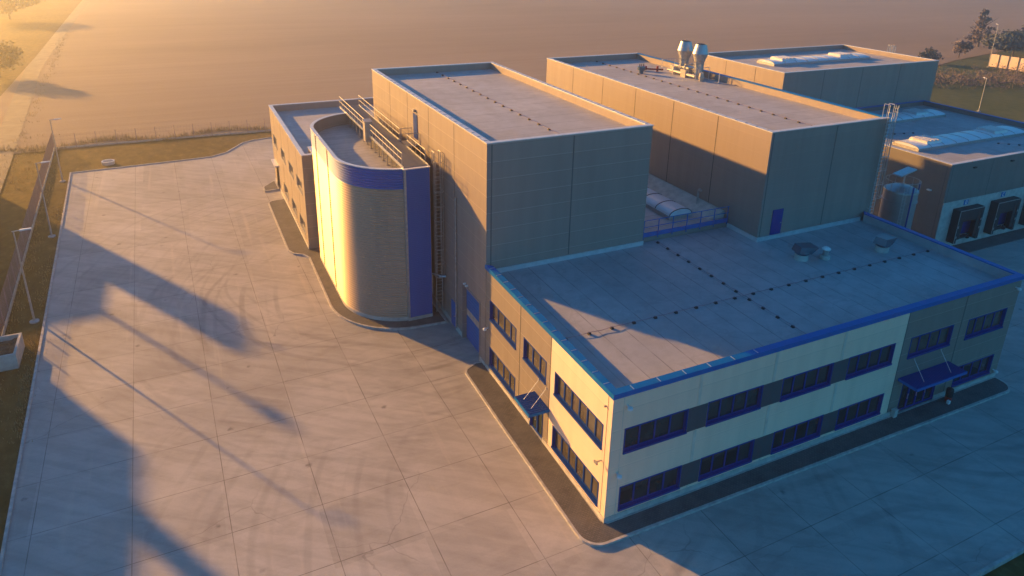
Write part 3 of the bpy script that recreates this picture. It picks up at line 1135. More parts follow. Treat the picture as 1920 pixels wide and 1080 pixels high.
for k, t0 in enumerate((1.9, 7.9, 13.9)):
    t1 = t0 + 3.6
    s = MB()
    for (a, b, z0, z1) in ((t0 - 0.1, t0 + 0.25, 0.75, 4.25), (t1 - 0.25, t1 + 0.1, 0.75, 4.25), (t0 + 0.25, t1 - 0.25, 3.9, 4.25)):
        F5F.box(s, a, b, 0.051, 0.85, z0, z1)
    for (a, b, z0, z1) in ((t0 + 0.25, t0 + 0.75, 1.1, 3.9), (t1 - 0.75, t1 - 0.25, 1.1, 3.9)):
        F5F.box(s, a, b, 0.74, 0.80, z0, z1)
    F5F.box(s, t0 + 0.25, t1 - 0.25, 0.70, 0.78, 2.95, 3.9)
    so = s.build('dock_shelter', M['black'], lb_)
    e = MB()
    F5F.box(e, t0 - 0.11, t0 - 0.04, 0.851, 0.87, 0.75, 4.26)
    F5F.box(e, t0 - 0.04, t1 + 0.11, 0.851, 0.87, 4.19, 4.26)
    for (t, z) in ((t0 + 0.1, 1.3), (t0 + 0.1, 2.4), (t1 - 0.1, 1.9), (t1 - 0.1, 2.8)):
        F5F.box(e, t - 0.07, t + 0.07, 0.851, 0.872, z, z + 0.22)
    weld(so, e.build('edge_trim', M['galv_dull'], so))
    d = MB()
    F5F.box(d, t0 + 0.02, t1 - 0.02, -0.14, -0.08, 1.1, 4.1)
    for q in range(5):
        F5F.box(d, t0 + 0.02, t1 - 0.02, -0.08, -0.065, 1.3 + q * 0.55, 1.34 + q * 0.55)
    d.build('dock_door', M['blue_dark'], so)
    bf = MB()
    F5F.box(bf, t0 + 0.3, t0 + 0.6, 0.051, 0.3, 0.6, 1.05)
    F5F.box(bf, t1 - 0.6, t1 - 0.3, 0.051, 0.3, 0.6, 1.05)
    F5F.box(bf, t0 + 0.9, t1 - 0.9, 0.051, 0.45, 0.9, 1.08)
    bf.build('dock_bumper', M['black'], so)
    if k < 2:
        sg = MB()
        F5F.box(sg, t0 + 1.35, t0 + 2.0, 0.051, 0.08, 4.45, 4.95)
        sgo = sg.build('dock_sign', M['blue'], lb_)
        lt = MB()
        (letter_D if k == 0 else letter_C)(lt, F5F, t0 + 1.54, 4.5, 0.4)
        lt.build('dock_letter', M['white'], sgo)

# apron step along the docks
ap = MB()
ap.box(49.3, 14.6, 0.004, 74, 16.35, 0.05)
struct(ap, 'dock_apron', M['pavers'])


def barrel_light(bld, x0, x1, y0, y1, z, axis, flaps, rise=0.28, ribs=9):
    """barrel vault rooflight: curb, vault, ribs, ventilation flaps"""
    def P(l, c, zz):
        return (l, c, zz) if axis == 'x' else (c, l, zz)
    L0, L1, C0, C1 = (x0, x1, y0, y1) if axis == 'x' else (y0, y1, x0, x1)
    cb = MB()
    cb.box(x0, y0, z, x1, y1, z + 0.28)
    o = cb.build('skylight', M['galv_dull'], bld)
    v = MB()
    n = 10
    cm, hw = (C0 + C1) / 2, (C1 - C0) / 2 - 0.06
    ring = [(cm - hw * math.cos(math.pi * k / n), z + 0.281 + rise * math.sin(math.pi * k / n)) for k in range(n + 1)]
    l0, l1 = L0 + 0.05, L1 - 0.05
    for a, b in zip(ring, ring[1:]):
        v.quad(P(l0, *a), P(l1, *a), P(l1, *b), P(l0, *b))
    v.quad(*[P(l0, *a) for a in ring])
    v.quad(*[P(l1, *a) for a in reversed(ring)])
    vo_ = v.build('glazing', M['poly'], o)
    r = MB()
    for k in range(ribs + 1):
        l = l0 + (l1 - l0) * k / ribs
        for a, b in zip(ring, ring[1:]):
            r.tube(P(l, a[0], a[1] + 0.012), P(l, b[0], b[1] + 0.012), 0.035, 4)
    weld(vo_, r.build('glazing_bar', M['galv_dull'] if axis == 'x' else M['black'], o))
    for fpos in flaps:
        f = MB()
        l = l0 + (l1 - l0) * fpos
        hw2 = hw * 0.75
        f.hexa([P(l, cm - hw2, z + 0.42), P(l + 2.4, cm - hw2, z + 0.42), P(l + 2.4, cm + hw2, z + 0.42), P(l, cm + hw2, z + 0.42)],
               [P(l, cm - hw2 * 0.9, z + 0.72), P(l + 2.4, cm - hw2 * 0.9, z + 0.72), P(l + 2.4, cm + hw2 * 0.9, z + 0.75), P(l, cm + hw2 * 0.9, z + 0.75)])
        for q in range(4):
            l2 = l + 0.1 + q * 0.6
            f.hexa([P(l2, cm - hw2 * 0.9, z + 0.752), P(l2 + 0.42, cm - hw2 * 0.9, z + 0.752), P(l2 + 0.42, cm + hw2 * 0.9, z + 0.752), P(l2, cm + hw2 * 0.9, z + 0.752)],
                   [P(l2, cm - hw2 * 0.85, z + 0.82), P(l2 + 0.42, cm - hw2 * 0.85, z + 0.82), P(l2 + 0.42, cm + hw2 * 0.85, z + 0.82), P(l2, cm + hw2 * 0.85, z + 0.82)])
        f.build('vent_flap', M['white_trim'], o)
    return o


barrel_light(lb_, 52.0, 70.6, 22.0, 25.1, 8.45, 'x', (0.10, 0.72))
barrel_light(lb_, 52.0, 70.2, 31.5, 34.4, 8.45, 'x', (0.10, 0.72))
barrel_light(hc, 52.8, 70.6, 44.2, 47.3, 13.7, 'x', (0.10, 0.70))

# annex left of the silo
an = thing('annex_building', 'low tan lit annex with two rows of windows behind the rounded silo', 'annex', (-7.72, 40.5, 0))
apoly = [(-7.72, 40.5), (-6.35, 40.5), (-6.35, 42.85), (-0.02, 42.85), (-0.02, 43.66), (12.6, 43.66), (12.6, 62.4), (-7.72, 62.4)]
FA = Face((-7.72, 62.4), (-7.72, 40.5))
AT = 62.4
awin = [(41.9, 44.9), (46.8, 49.6), (52.2, 55.0), (58.2, 60.9)]
ah = [(AT - b, AT - a, 5.25, 6.5) for a, b in awin] + [(AT - b, AT - a, 1.1, 2.4) for a, b in awin[:3]] + [(AT - 60.9, AT - 58.3, 0.13, 3.0)]
w = MB()
shell(w, apoly, 0, 9.5, 8.6, 0.3, {7: ah})
wan = w.build('wall', M['grey_clad'], an)
r = MB()
r.prism(offset_poly(apoly, 0.1), 8.45, 8.75)
r.build('roof', M['roof_y'], an)
c = MB()
coping(c, apoly, 0.05, 0.36, 9.49, 9.55)
c.build('coping', M['white_trim'], an)
for a, b in awin:
    window(an, FA, AT - b, AT - a, 5.25, 6.5, 3, M['galv_dull'], M['glass_blind'], 0.16)
for a, b in awin[:3]:
    window(an, FA, AT - b, AT - a, 1.1, 2.4, 3, M['galv_dull'], M['glass_blind'], 0.16)
d = MB()
FA.box(d, AT - 60.9, AT - 58.3, -0.3, -0.24, 0.13, 3.0)
for k in range(8):
    FA.box(d, AT - 60.9, AT - 58.3, -0.24, -0.22, 0.3 + k * 0.34, 0.34 + k * 0.34)
do = d.build('door', M['galv_dull'], an)
c = MB()
FA.box(c, AT - 61.1, AT - 58.1, 0.02, 0.5, 3.15, 3.3)
c.build('door_hood', M['white_trim'], do)
p = MB()
FA.box(p, 0.0, AT - 60.95, 0.001, 0.06, 0, 0.5)
FA.box(p, AT - 58.25, AT - 40.5, 0.001, 0.06, 0, 0.5)
p.build('plinth', M['plinth'], an)
weld(wan, joints(an, FA, (3.1, 8.3, 13.6, 18.4), 0.55, 9.4, M['joint'], 0.06))

# connecting block between the two tall halls
cn = thing('connecting_building', 'low link roof with a barrel rooflight in the gap between two tall halls', 'link building', (12.75, 16.0, 0))
w = MB()
w.box(12.75, 16.0, 0, 21.15, 47.2, 7.75)
w.build('wall', M['grey_clad'], cn)
r = MB()
r.prism([(12.75, 16.0), (21.15, 16.0), (21.15, 47.2), (12.75, 47.2)], 7.75, 7.95)
r.build('roof', M['roof_y'], cn)
r = MB()
r.box(12.76, 15.93, 7.74, 21.14, 15.998, 8.05)
r.build('roof_edge', M['blue'], cn)
r = MB()
r.hexa([(19.6, 16.4, 7.951), (21.14, 16.4, 7.951), (21.14, 47.2, 7.951), (19.6, 47.2, 7.951)],
       [(20.9, 16.4, 8.5), (21.14, 16.4, 8.5), (21.14, 47.2, 8.5), (20.9, 47.2, 8.5)])
r.build('roof_cricket', M['plinth'], cn)
barrel_light(cn, 16.6, 18.9, 17.6, 44.0, 7.95, 'y', (), 0.5, 14)
vp = MB()
vp.tube((20.5, 19.0, 8.3), (20.5, 19.0, 9.5), 0.09, 8)
vp.path([(20.5, 19.0, 9.5), (20.5, 18.85, 9.62), (20.5, 18.65, 9.5)], 0.09, 8)
vp.build('vent_pipe', M['galv_dull'], cn)

# blue guard railing on the link roof edge
gr = thing('guard_railing', 'blue guard railing along the step between the office roof and the link roof', 'railing', (13.0, 15.85, OZ))
xs = [12.95 + k * 1.34 for k in range(7)]
for x in xs:
    p = MB()
    p.box(x - 0.03, 15.85, OZ + 0.25, x + 0.03, 15.91, 9.1)
    p.build('post', M['blue'], gr)
p = MB()
for z in (8.55, 9.08):
    p.tube((12.9, 15.88, z), (21.1, 15.88, z), 0.032)
p.build('rail', M['blue'], gr)
p = MB()
p.box(12.9, 15.915, 7.72, 21.1, 15.928, 8.08)
p.build('toe_board', M['blue'], gr)

# ------------------------------------------------------------------ rounded silo
si = thing('silo_building', 'rounded corrugated metal silo with blue top band and blue end strip', 'silo', (-4, 33, 0))
CX, CY0, CY1, RR = -2.1, 28.8, 37.6, 5.0
outline = [(-3.05, 23.9)]
for k in range(1, 33):
    t = 259 - 79 * k / 32
    outline.append((CX + RR * math.cos(R(t)), CY0 + RR * math.sin(R(t))))
for k in range(1, 5):
    outline.append((CX - RR, CY0 + (CY1 - CY0) * k / 5))
for k in range(0, 33):
    t = 180 - 90 * k / 32
    outline.append((CX + RR * math.cos(R(t)), CY1 + RR * math.sin(R(t))))
outline.append((-1.1, CY1 + RR))
# normals
nrm = []
for i, p in enumerate(outline):
    a = Vector(outline[max(0, i - 1)])
    b = Vector(outline[min(len(outline) - 1, i + 1)])
    e = (b - a).normalized()
    nrm.append(Vector((-e.y, e.x)))
mid_test = Vector(outline[20]) + nrm[20]
if mid_test.x > outline[20][0]:
    nrm = [-n for n in nrm]


def corrugated(z0, z1, pitch, amp, base_off=0.0):
    mb = MB()
    rows = int((z1 - z0) / pitch * 6)
    for r_ in range(rows + 1):
        z = z0 + (z1 - z0) * r_ / rows
        o_ = base_off + amp * math.cos(2 * math.pi * (z - z0) / pitch)
        for p, n_ in zip(outline, nrm):
            mb.v.append((p[0] + n_.x * o_, p[1] + n_.y * o_, z))
    k = len(outline)
    for r_ in range(rows):
        for i in range(k - 1):
            a = r_ * k + i
            mb.f.append((a + 1, a, a + k, a + k + 1))
    return mb


si_w = corrugated(0.42, 11.15, 0.2, 0.035).build('wall', M['silo'], si, smooth=True)
corrugated(11.15, 12.66, 0.2, 0.035, 0.012).build('top_band', M['silo_blue'], si, smooth=True)
loop = outline + [(-1.1, 23.78), (-3.05, 23.78)]
pb = MB()
pb.prism([(p[0] + n_.x * 0.05, p[1] + n_.y * 0.05) for p, n_ in zip(outline, nrm)][::-1] + [(-3.1, 23.72), (-1.08, 23.72)], 0.0, 0.42)
pb.build('plinth', M['plinth'], si)
rb = MB()
inn_o = [(p[0] - n_.x * 0.18, p[1] - n_.y * 0.18) for p, n_ in zip(outline, nrm)]
rb.prism(inn_o[::-1] + [(-3.0, 24.05), (-1.3, 24.05)], 11.3, 11.6)
rb.build('roof', M['roof_silo'], si)
pi_ = MB()
cpp = MB()
for i in range(len(outline) - 1):
    a, b = outline[i], outline[i + 1]
    c_, d_ = inn_o[i + 1], inn_o[i]
    pi_.quad((*c_, 11.5), (*d_, 11.5), (*d_, 12.66), (*c_, 12.66))
    ao = (a[0] + nrm[i].x * 0.06, a[1] + nrm[i].y * 0.06)
    bo = (b[0] + nrm[i + 1].x * 0.06, b[1] + nrm[i + 1].y * 0.06)
    ci = (c_[0] - nrm[i + 1].x * 0.05, c_[1] - nrm[i + 1].y * 0.05)
    di = (d_[0] - nrm[i].x * 0.05, d_[1] - nrm[i].y * 0.05)
    cpp.hexa([(*bo, 12.66), (*ao, 12.66), (*di, 12.66), (*ci, 12.66)], [(*bo, 12.72), (*ao, 12.72), (*di, 12.72), (*ci, 12.72)])
pi_.build('parapet', M['grey_clad'], si)
cpp.build('coping', M['white_trim'], si)
bx = MB()
bx.box(-2.93, 23.70, 0.42, -1.12, 24.0, 12.66)
for k in range(78):
    z = 0.46 + k * 0.155
    bx.box(-2.93, 23.69, z, -1.12, 23.70, z + 0.075)
bx.build('end_strip', M['silo_blue'], si)
bx = MB()
bx.box(-3.1, 23.66, 0.42, -2.935, 24.0, 12.66)
bx.build('end_trim', M['galv_dull'], si)
bx = MB()
bx.box(-1.118, 23.74, 0.0, -1.08, 42.6, 12.62)
bx.build('side_wall', M['silo'], si)
bx = MB()
bx.box(-1.4, 24.02, 11.6, -1.12, 42.5, 12.66)
bx.build('side_parapet', M['grey_clad'], si)
bx = MB()
bx.box(-3.15, 23.64, 12.661, -1.06, 24.05, 12.725)
bx.build('end_coping', M['white_trim'], si)
js = MB()
for y in (31.2, 36.0):
    js.box(-7.16, y - 0.035, 0.45, -7.08, y + 0.035, 12.64)
weld(si_w, js.build('panel_joint', M['joint'], si))
lp = MB()
lp.tube((-0.75, 24.6, 1.6), (-0.75, 24.6, 3.4), 0.05)
lp.path([(-0.75, 24.6, 3.4), (-0.45, 23.6, 3.6), (-0.05, 23.4, 3.6)], 0.09, 8)
lp.build('pipe_elbow', M['galv'], si)

# walkway on the silo
wk = thing('walkway', 'raised steel walkway with handrails along the silo top', 'walkway', (-2.1, 34, 12.0))
ZD = 12.75
d = MB()
d.box(-3.0, 23.95, ZD - 0.10, -1.15, 45.0, ZD)
for k in range(105):
    y = 24.0 + k * 0.2
    d.box(-2.97, y, ZD, -1.18, y + 0.03, ZD + 0.012)
d.build('deck', M['steel_dark'], wk)
d = MB()
d.box(-3.04, 23.95, ZD - 0.14, -3.002, 45.0, ZD + 0.08)
d.box(-1.148, 23.95, ZD - 0.14, -1.11, 29.2, ZD + 0.08)
d.box(-1.148, 31.0, ZD - 0.14, -1.11, 45.0, ZD + 0.08)
d.build('toe_board', M['galv'], wk)


def rail_run(x, y0, y1, n, name='handrail'):
    r = MB()
    r.path([(x, y0, ZD), (x, y0, ZD + 1.02), (x, y1, ZD + 1.02), (x, y1, ZD)], 0.025)
    r.tube((x, y0, ZD + 0.55), (x, y1, ZD + 0.55), 0.02)
    for k in range(1, n):
        y = y0 + (y1 - y0) * k / n
        r.tube((x, y, ZD - 0.1), (x, y, ZD + 1.02), 0.022)
    return r.build(name, M['galv_dull'], wk)


rail_run(-3.02, 24.3, 33.6, 9)
rail_run(-3.02, 34.6, 44.9, 10)
rail_run(-1.13, 24.6, 29.1, 4)
rail_run(-1.13, 31.1, 44.9, 13)
for k in range(15):
    lg = MB()
    y = 24.8 + k * 1.25
    if y > 42:
        break
    lg.tube((-2.95, y, 11.6), (-2.95, y, ZD - 0.1), 0.04)
    lg.tube((-2.95, y, 11.6), (-2.95, y, 11.64), 0.12, 8)
    if k % 2 == 0:
        lg.tube((-2.95, y, 11.7), (-1.3, y, ZD - 0.15), 0.03)
    lg.build('support_leg', M['galv_dull'], wk)
pf = MB()
pf.box(-1.108, 29.2, ZD - 0.1, -0.08, 31.0, ZD)
pf.build('platform', M['steel_dark'], wk)
pr = MB()
for y in (31.02, 29.18):
    pr.path([(-1.05, y, ZD), (-1.05, y, ZD + 1.02), (-0.1, y, ZD + 1.02), (-0.1, y, ZD)], 0.03)
    pr.tube((-1.05, y, ZD + 0.55), (-0.1, y, ZD + 0.55), 0.025)
pr.build('platform_rail', M['galv_dull'], wk)
cbx = MB()
cbx.box(-3.35, 33.75, ZD - 0.6, -2.75, 34.4, ZD + 1.1)
cbx.hexa([(-3.4, 33.7, ZD + 1.1), (-2.7, 33.7, ZD + 1.1), (-2.7, 34.45, ZD + 1.1), (-3.4, 34.45, ZD + 1.1)],
         [(-3.4, 33.7, ZD + 1.16), (-2.7, 33.7, ZD + 1.16), (-2.7, 34.45, ZD + 1.26), (-3.4, 34.45, ZD + 1.26)])
cbx.build('control_cabinet', M['brown'], None, 'beige control cabinet mounted on the walkway handrail on the silo', cat='cabinet', base=(-3.05, 34.1, ZD))


def caged_ladder(name, label, F, t, z0, z1, cage_from, mat, top=1.1):
    base = F.p(t, 0.3, z0)
    o = thing(name, label, 'ladder', base)
    st = MB()
    for s in (-0.25, 0.25):
        st.path([F.p(t + s, 0.25, z0), F.p(t + s, 0.25, z1 + top), F.p(t + s, -0.25, z1 + top), F.p(t + s, -0.25, z1)], 0.03)
    rg = st
    k = 0
    while z0 + 0.3 + k * 0.3 < z1:
        z = z0 + 0.3 + k * 0.3
        rg.tube(F.p(t - 0.25, 0.25, z), F.p(t + 0.25, 0.25, z), 0.017, 5)
        k += 1
    for z in (z0 + 1, (z0 + z1) / 2, z1 - 0.5):
        for s in (-0.25, 0.25):
            rg.tube(F.p(t + s, 0.0, z), F.p(t + s, 0.25, z), 0.02, 5)
    rg.build('ladder_frame', mat, o)
    cg = MB()
    z = cage_from
    zt = z1 + top
    while z <= zt + 0.01:
        pts_ = [F.p(t + 0.36 * math.cos(R(a)), 0.38 + 0.36 * math.sin(R(a)) + (0.02 if 20 < a < 160 else 0), z) for a in range(-20, 201, 22)]
        cg.path(pts_, 0.022, 4)
        z += 1.18
    for a in (-10, 40, 90, 140, 190):
        q = lambda zz: F.p(t + 0.36 * math.cos(R(a)), 0.38 + 0.36 * math.sin(R(a)), zz)
        cg.tube(q(cage_from), q(zt), 0.02, 4)
    cg.build('safety_cage', mat, o)
    return o


FSF = Face((-1.2, 24.05), (0, 24.05))
caged_ladder('ladder', 'caged steel ladder beside the blue end strip of the silo', FSF, 0.75, 0.4, 12.7, 3.6, M['galv_dull'], 1.0)
caged_ladder('ladder', 'tall caged steel ladder on the grey hall wall by the blue office parapet', F3F, 12.05, OZ, H3, 9.4, M['galv'], 1.15)

# ------------------------------------------------------------------ roof equipment
def lightning_line(label, a, b, n, z, loc):
    o = thing('lightning_conductor', label, 'roof wire', loc)
    w_ = MB()
    a, b = Vector(a), Vector(b)
    e = (b - a).normalized()
    pn = Vector((-e.y, e.x))
    for k in range(n + 1):
        p = a + (b - a) * k / n
        h = MB()
        h.hexa([(p.x - .10, p.y - .10, z + .002), (p.x + .10, p.y - .10, z + .002), (p.x + .10, p.y + .10, z + .002), (p.x - .10, p.y + .10, z + .002)],
               [(p.x - .07, p.y - .07, z + .12), (p.x + .07, p.y - .07, z + .12), (p.x + .07, p.y + .07, z + .12), (p.x - .07, p.y + .07, z + .12)])
        h.build('holder_block', M['black'], o)
        if k < n:
            q = a + (b - a) * (k + 1) / n
            mid = (p + q) / 2 + pn * random.uniform(-0.03, 0.03)
            w_.path([(p.x, p.y, z + .13), (mid.x, mid.y, z + .09), (q.x, q.y, z + .13)], 0.018, 4)
    w_.build('wire', M['fence'], o)
    return o


lightning_line('dark lightning wire on black blocks running across the office roof, parallel to the front', (0.9, 6.28), (31.8, 6.22), 20, OZ, (16, 6.3, OZ))
lightning_line('lightning wire on black blocks from the blue railing to the front office roof edge', (14.0, 15.4), (14.0, 0.9), 12, OZ, (14, 8, OZ))
lightning_line('lightning wire on black blocks along the roof of the hall nearest the silo', (6.45, 43.0), (6.45, 16.2), 17, 15.85, (6.45, 30, 15.85))
lightning_line('lightning wire on black blocks along the roof carrying the exhaust stacks', (27.4, 46.6), (27.4, 13.3), 24, 15.25, (27.4, 30, 15.25))
lightning_line('short row of black wire blocks on the low roof between its rooflights', (53.5, 28.4), (58.5, 27.4), 4, 8.45, (56, 28, 8.45))
lightning_line('row of black wire blocks on the low roof in front of its near rooflight', (63.5, 20.8), (66.6, 18.2), 4, 8.45, (65, 20, 8.45))


def cowl_vent(x, y, rot, label):
    o = thing('roof_vent', label, 'roof vent', (x, y, OZ), 'cowl vents on the office roof')
    BASE[o.name] = Vector((0, 0, 0))
    c_ = MB()
    c_.lathe(0, 0, [(0.48, 0.0), (0.46, 0.42)], 20)
    c_.build('curb', M['plinth'], o)
    h = MB()
    h.lathe(0, 0, [(0.40, 0.421), (0.52, 0.50), (0.55, 0.62), (0.50, 0.80)], 20)
    # square hood tipping forward
    h.hexa([(-0.55, -0.5, 0.62), (0.45, -0.5, 0.58), (0.45, 0.5, 0.58), (-0.55, 0.5, 0.62)],
           [(-0.42, -0.42, 1.12), (0.95, -0.52, 1.02), (0.95, 0.52, 1.02), (-0.42, 0.42, 1.12)])
    h.build('hood', M['vent'], o)
    l = MB()
    for k in range(4):
        z = 0.62 + k * 0.1
        x_ = 0.45 + (0.5) * (z - 0.58) / 0.44
        l.box(x_ + 0.012, -0.46, z, x_ + 0.03, 0.46, z + 0.05)
    l.build('louvre', M['black'], o)
    o.rotation_euler = (0, 0, rot)
    return o


v1 = cowl_vent(21.9, 9.0, R(-12), 'dark cowl vent on the office roof left of the small white capped vent')
v2 = dup(v1, (28.7, 7.7, OZ), 'dark cowl vent alone near the right end of the office roof', R(12))
sv = thing('roof_vent', 'small round roof vent with bright white cap beside a dark cowl vent', 'roof vent', (23.6, 8.4, OZ))
c_ = MB()
c_.lathe(23.6, 8.4, [(0.36, OZ), (0.36, OZ + 0.22), (0.30, OZ + 0.26)], 18)
c_.build('curb', M['plinth'], sv)
c_ = MB()
c_.lathe(23.6, 8.4, [(0.20, OZ + 0.262), (0.20, OZ + 0.72)], 18)
c_.build('stub', M['galv_dull'], sv)
c_ = MB()
c_.lathe(23.6, 8.4, [(0.30, OZ + 0.722), (0.31, OZ + 0.80), (0.18, OZ + 0.90), (0.03, OZ + 0.93)], 18)
c_.build('cap', M['white'], sv)

ZB = 15.25


def exhaust_stack(x, y, label):
    o = thing('exhaust_stack', label, 'exhaust stack', (x, y, ZB), 'silver exhaust stacks on the hall roof')
    b_ = MB()
    b_.lathe(x, y, [(0.47, ZB), (0.47, ZB + 1.5), (0.50, ZB + 1.52), (0.50, ZB + 1.58), (0.46, ZB + 1.6)], 28)
    b_.build('shaft', M['steel_bright'], o, smooth=True)
    b_ = MB()
    b_.lathe(x, y, [(0.46, ZB + 1.602), (0.79, ZB + 2.55), (0.81, ZB + 2.6)], 28)
    b_.build('cone', M['galv_dull'], o, smooth=True)
    b_ = MB()
    b_.lathe(x, y, [(0.81, ZB + 2.602), (0.56, ZB + 3.55), (0.54, ZB + 3.55), (0.74, ZB + 2.7)], 28, False)
    b_.build('cap', M['steel_bright'], o, smooth=True)
    b_ = MB()
    b_.lathe(x, y, [(0.05, ZB + 3.3), (0.50, ZB + 3.33), (0.52, ZB + 3.38)], 28)
    b_.build('damper', M['black'], o)
    b_ = MB()
    b_.tube((x - 0.62, y - 0.1, ZB), (x - 0.62, y - 0.1, ZB + 1.8), 0.03)
    b_.tube((x - 0.62, y + 0.15, ZB), (x - 0.62, y + 0.15, ZB + 1.8), 0.03)
    for k in range(6):
        b_.tube((x - 0.62, y - 0.1, ZB + 0.2 + k * 0.28), (x - 0.62, y + 0.15, ZB + 0.2 + k * 0.28), 0.02, 4)
    b_.build('rung_ladder', M['galv_dull'], o)
    return o


exhaust_stack(32.0, 36.6, 'silver exhaust stack with flared cap, the one farther from the viewer')
exhaust_stack(32.05, 34.2, 'silver exhaust stack with flared cap, the nearer one of the pair')
# pipework between the stacks
pw = thing('pipework', 'tangle of pipes and ducts at the foot of the two silver stacks', 'pipework', (31.4, 36, ZB))
q = MB()
q.path([(31.2, 38.2, ZB + .35), (31.2, 33.6, ZB + .35)], 0.16, 10)
q.path([(31.6, 37.6, ZB + .9), (31.6, 35.2, ZB + .9), (32.0, 35.2, ZB + .9)], 0.12, 10)
q.path([(31.2, 35.4, ZB + .35), (31.2, 35.4, ZB + 1.3), (32.2, 35.4, ZB + 1.3)], 0.10, 10)
q.build('duct', M['galv_dull'], pw)
q = MB()
q.box(31.0, 35.0, ZB, 31.45, 35.8, ZB + 0.8)
q.box(31.7, 37.7, ZB, 32.5, 38.5, ZB + 0.75)
q.lathe(31.3, 37.2, [(0.2, ZB), (0.28, ZB + 0.4), (0.2, ZB + 0.8)], 14)
q.lathe(31.4, 32.9, [(0.2, ZB), (0.28, ZB + 0.4), (0.2, ZB + 0.85)], 14)
q.build('fan_box', M['brown'], pw)
q = MB()
for y in (33.2, 38.9):
    for x in (30.9, 32.6):
        q.tube((x, y, ZB), (x, y, ZB + 1.3), 0.03)
q.path([(30.9, 33.2, ZB + 1.3), (32.6, 33.2, ZB + 1.3)], 0.03)
q.path([(30.9, 38.9, ZB + 1.3), (32.6, 38.9, ZB + 1.3)], 0.03)
q.build('support_frame', M['galv'], pw)
q = MB()
q.tube((30.9, 38.6, ZB + 0.25), (28.6, 40.2, ZB + 0.25), 0.09, 8)
q.box(28.9, 39.8, ZB + 0.1, 29.6, 40.3, ZB + 0.5)
q.tube((30.4, 39.0, ZB + 0.0), (30.4, 39.0, ZB + 0.6), 0.12, 8)
q.build('pipe_run', M['red'], pw)
rv_ = thing('roof_fan', 'small dark fan unit standing alone on the hall roof left of the silver stacks', 'roof fan', (28.0, 38.6, ZB))
q = MB()
q.lathe(28.0, 38.6, [(0.25, ZB), (0.25, ZB + 0.35), (0.42, ZB + 0.4), (0.42, ZB + 0.75)], 14)
q.build('fan_body', M['vent'], rv_)
q = MB()
for k in range(3):
    q.tube((27.75 + k * 0.25, 38.6, ZB + 0.75), (27.75 + k * 0.25, 38.6, ZB + 1.05), 0.05)
q.build('fan_pipe', M['black'], rv_)
ps = MB()
ps.tube((32.6, 31.6, ZB), (32.6, 31.6, ZB + 0.95), 0.05)
ps.lathe(32.6, 31.6, [(0.12, ZB), (0.12, ZB + 0.05)], 10)
ps.build('vent_post', M['white_trim'], None, 'short pale post on the hall roof in front of the silver stacks', cat='roof post', base=(32.6, 31.6, ZB))

# storage tank between the hall and the loading building
tk = thing('storage_tank', 'shiny steel storage tank standing behind the blue parapet at right', 'tank', (39.2, 14.3, 0))
tx, ty = 39.2, 14.3
q = MB()
q.lathe(tx, ty, [(1.35, 0.3), (1.38, 7.6), (1.44, 7.62), (1.44, 7.72), (1.38, 7.74), (1.38, 8.5)], 36)
q.build('tank_body', M['steel_bright'], tk, smooth=True)
q = MB()
q.lathe(tx, ty, [(1.42, 8.502), (1.40, 8.62), (0.75, 8.95), (0.1, 9.05)], 36)
q.build('tank_lid', M['steel_bright'], tk, smooth=True)
q = MB()
for a in range(0, 360, 30):
    ca, sa = math.cos(R(a)), math.sin(R(a))
    q.tube((tx + 1.38 * ca, ty + 1.38 * sa, 8.6), (tx + 1.38 * ca, ty + 1.38 * sa, 9.5), 0.025, 5)
ringp = [(tx + 1.38 * math.cos(R(a)), ty + 1.38 * math.sin(R(a)), 9.5) for a in range(0, 361, 20)]
q.path(ringp, 0.025, 5)
q.build('top_rail', M['galv_dull'], tk)
q = MB()
q.tube((tx - 0.6, ty - 1.5, 0.3), (tx - 0.6, ty - 1.5, 9.3), 0.07, 8)
q.tube((tx + 1.5, ty - 0.6, 0.3), (tx + 1.5, ty - 0.6, 9.2), 0.06, 8)
q.build('riser_pipe', M['blue_dark'], tk)
q = MB()
for s in (-0.2, 0.2):
    q.tube((tx - 1.2 + s, ty - 1.25, 0.3), (tx - 1.2 + s, ty - 1.25, 9.3), 0.025)
for k in range(28):
    q.tube((tx - 1.4, ty - 1.25, 0.5 + k * 0.31), (tx - 1.0, ty - 1.25, 0.5 + k * 0.31), 0.018, 4)
q.build('tank_ladder', M['galv'], tk)
q = MB()
q.tube((tx + 0.1, ty, 9.0), (tx + 0.1, ty, 10.1), 0.07, 8)
q.hexa([(tx - 1.0, ty - 0.45, 9.95), (tx + 0.9, ty - 0.45, 10.35), (tx + 0.9, ty + 0.45, 10.35), (tx - 1.0, ty + 0.45, 9.95)],
       [(tx - 1.0, ty - 0.45, 10.05), (tx + 0.9, ty - 0.45, 10.45), (tx + 0.9, ty + 0.45, 10.45), (tx - 1.0, ty + 0.45, 10.05)])
q.build('weather_hood', M['galv'], tk)
q = MB()
q.lathe(tx, ty, [(1.75, -0.02), (1.75, 0.3)], 24)
q.build('tank_base', M['plinth'], tk)

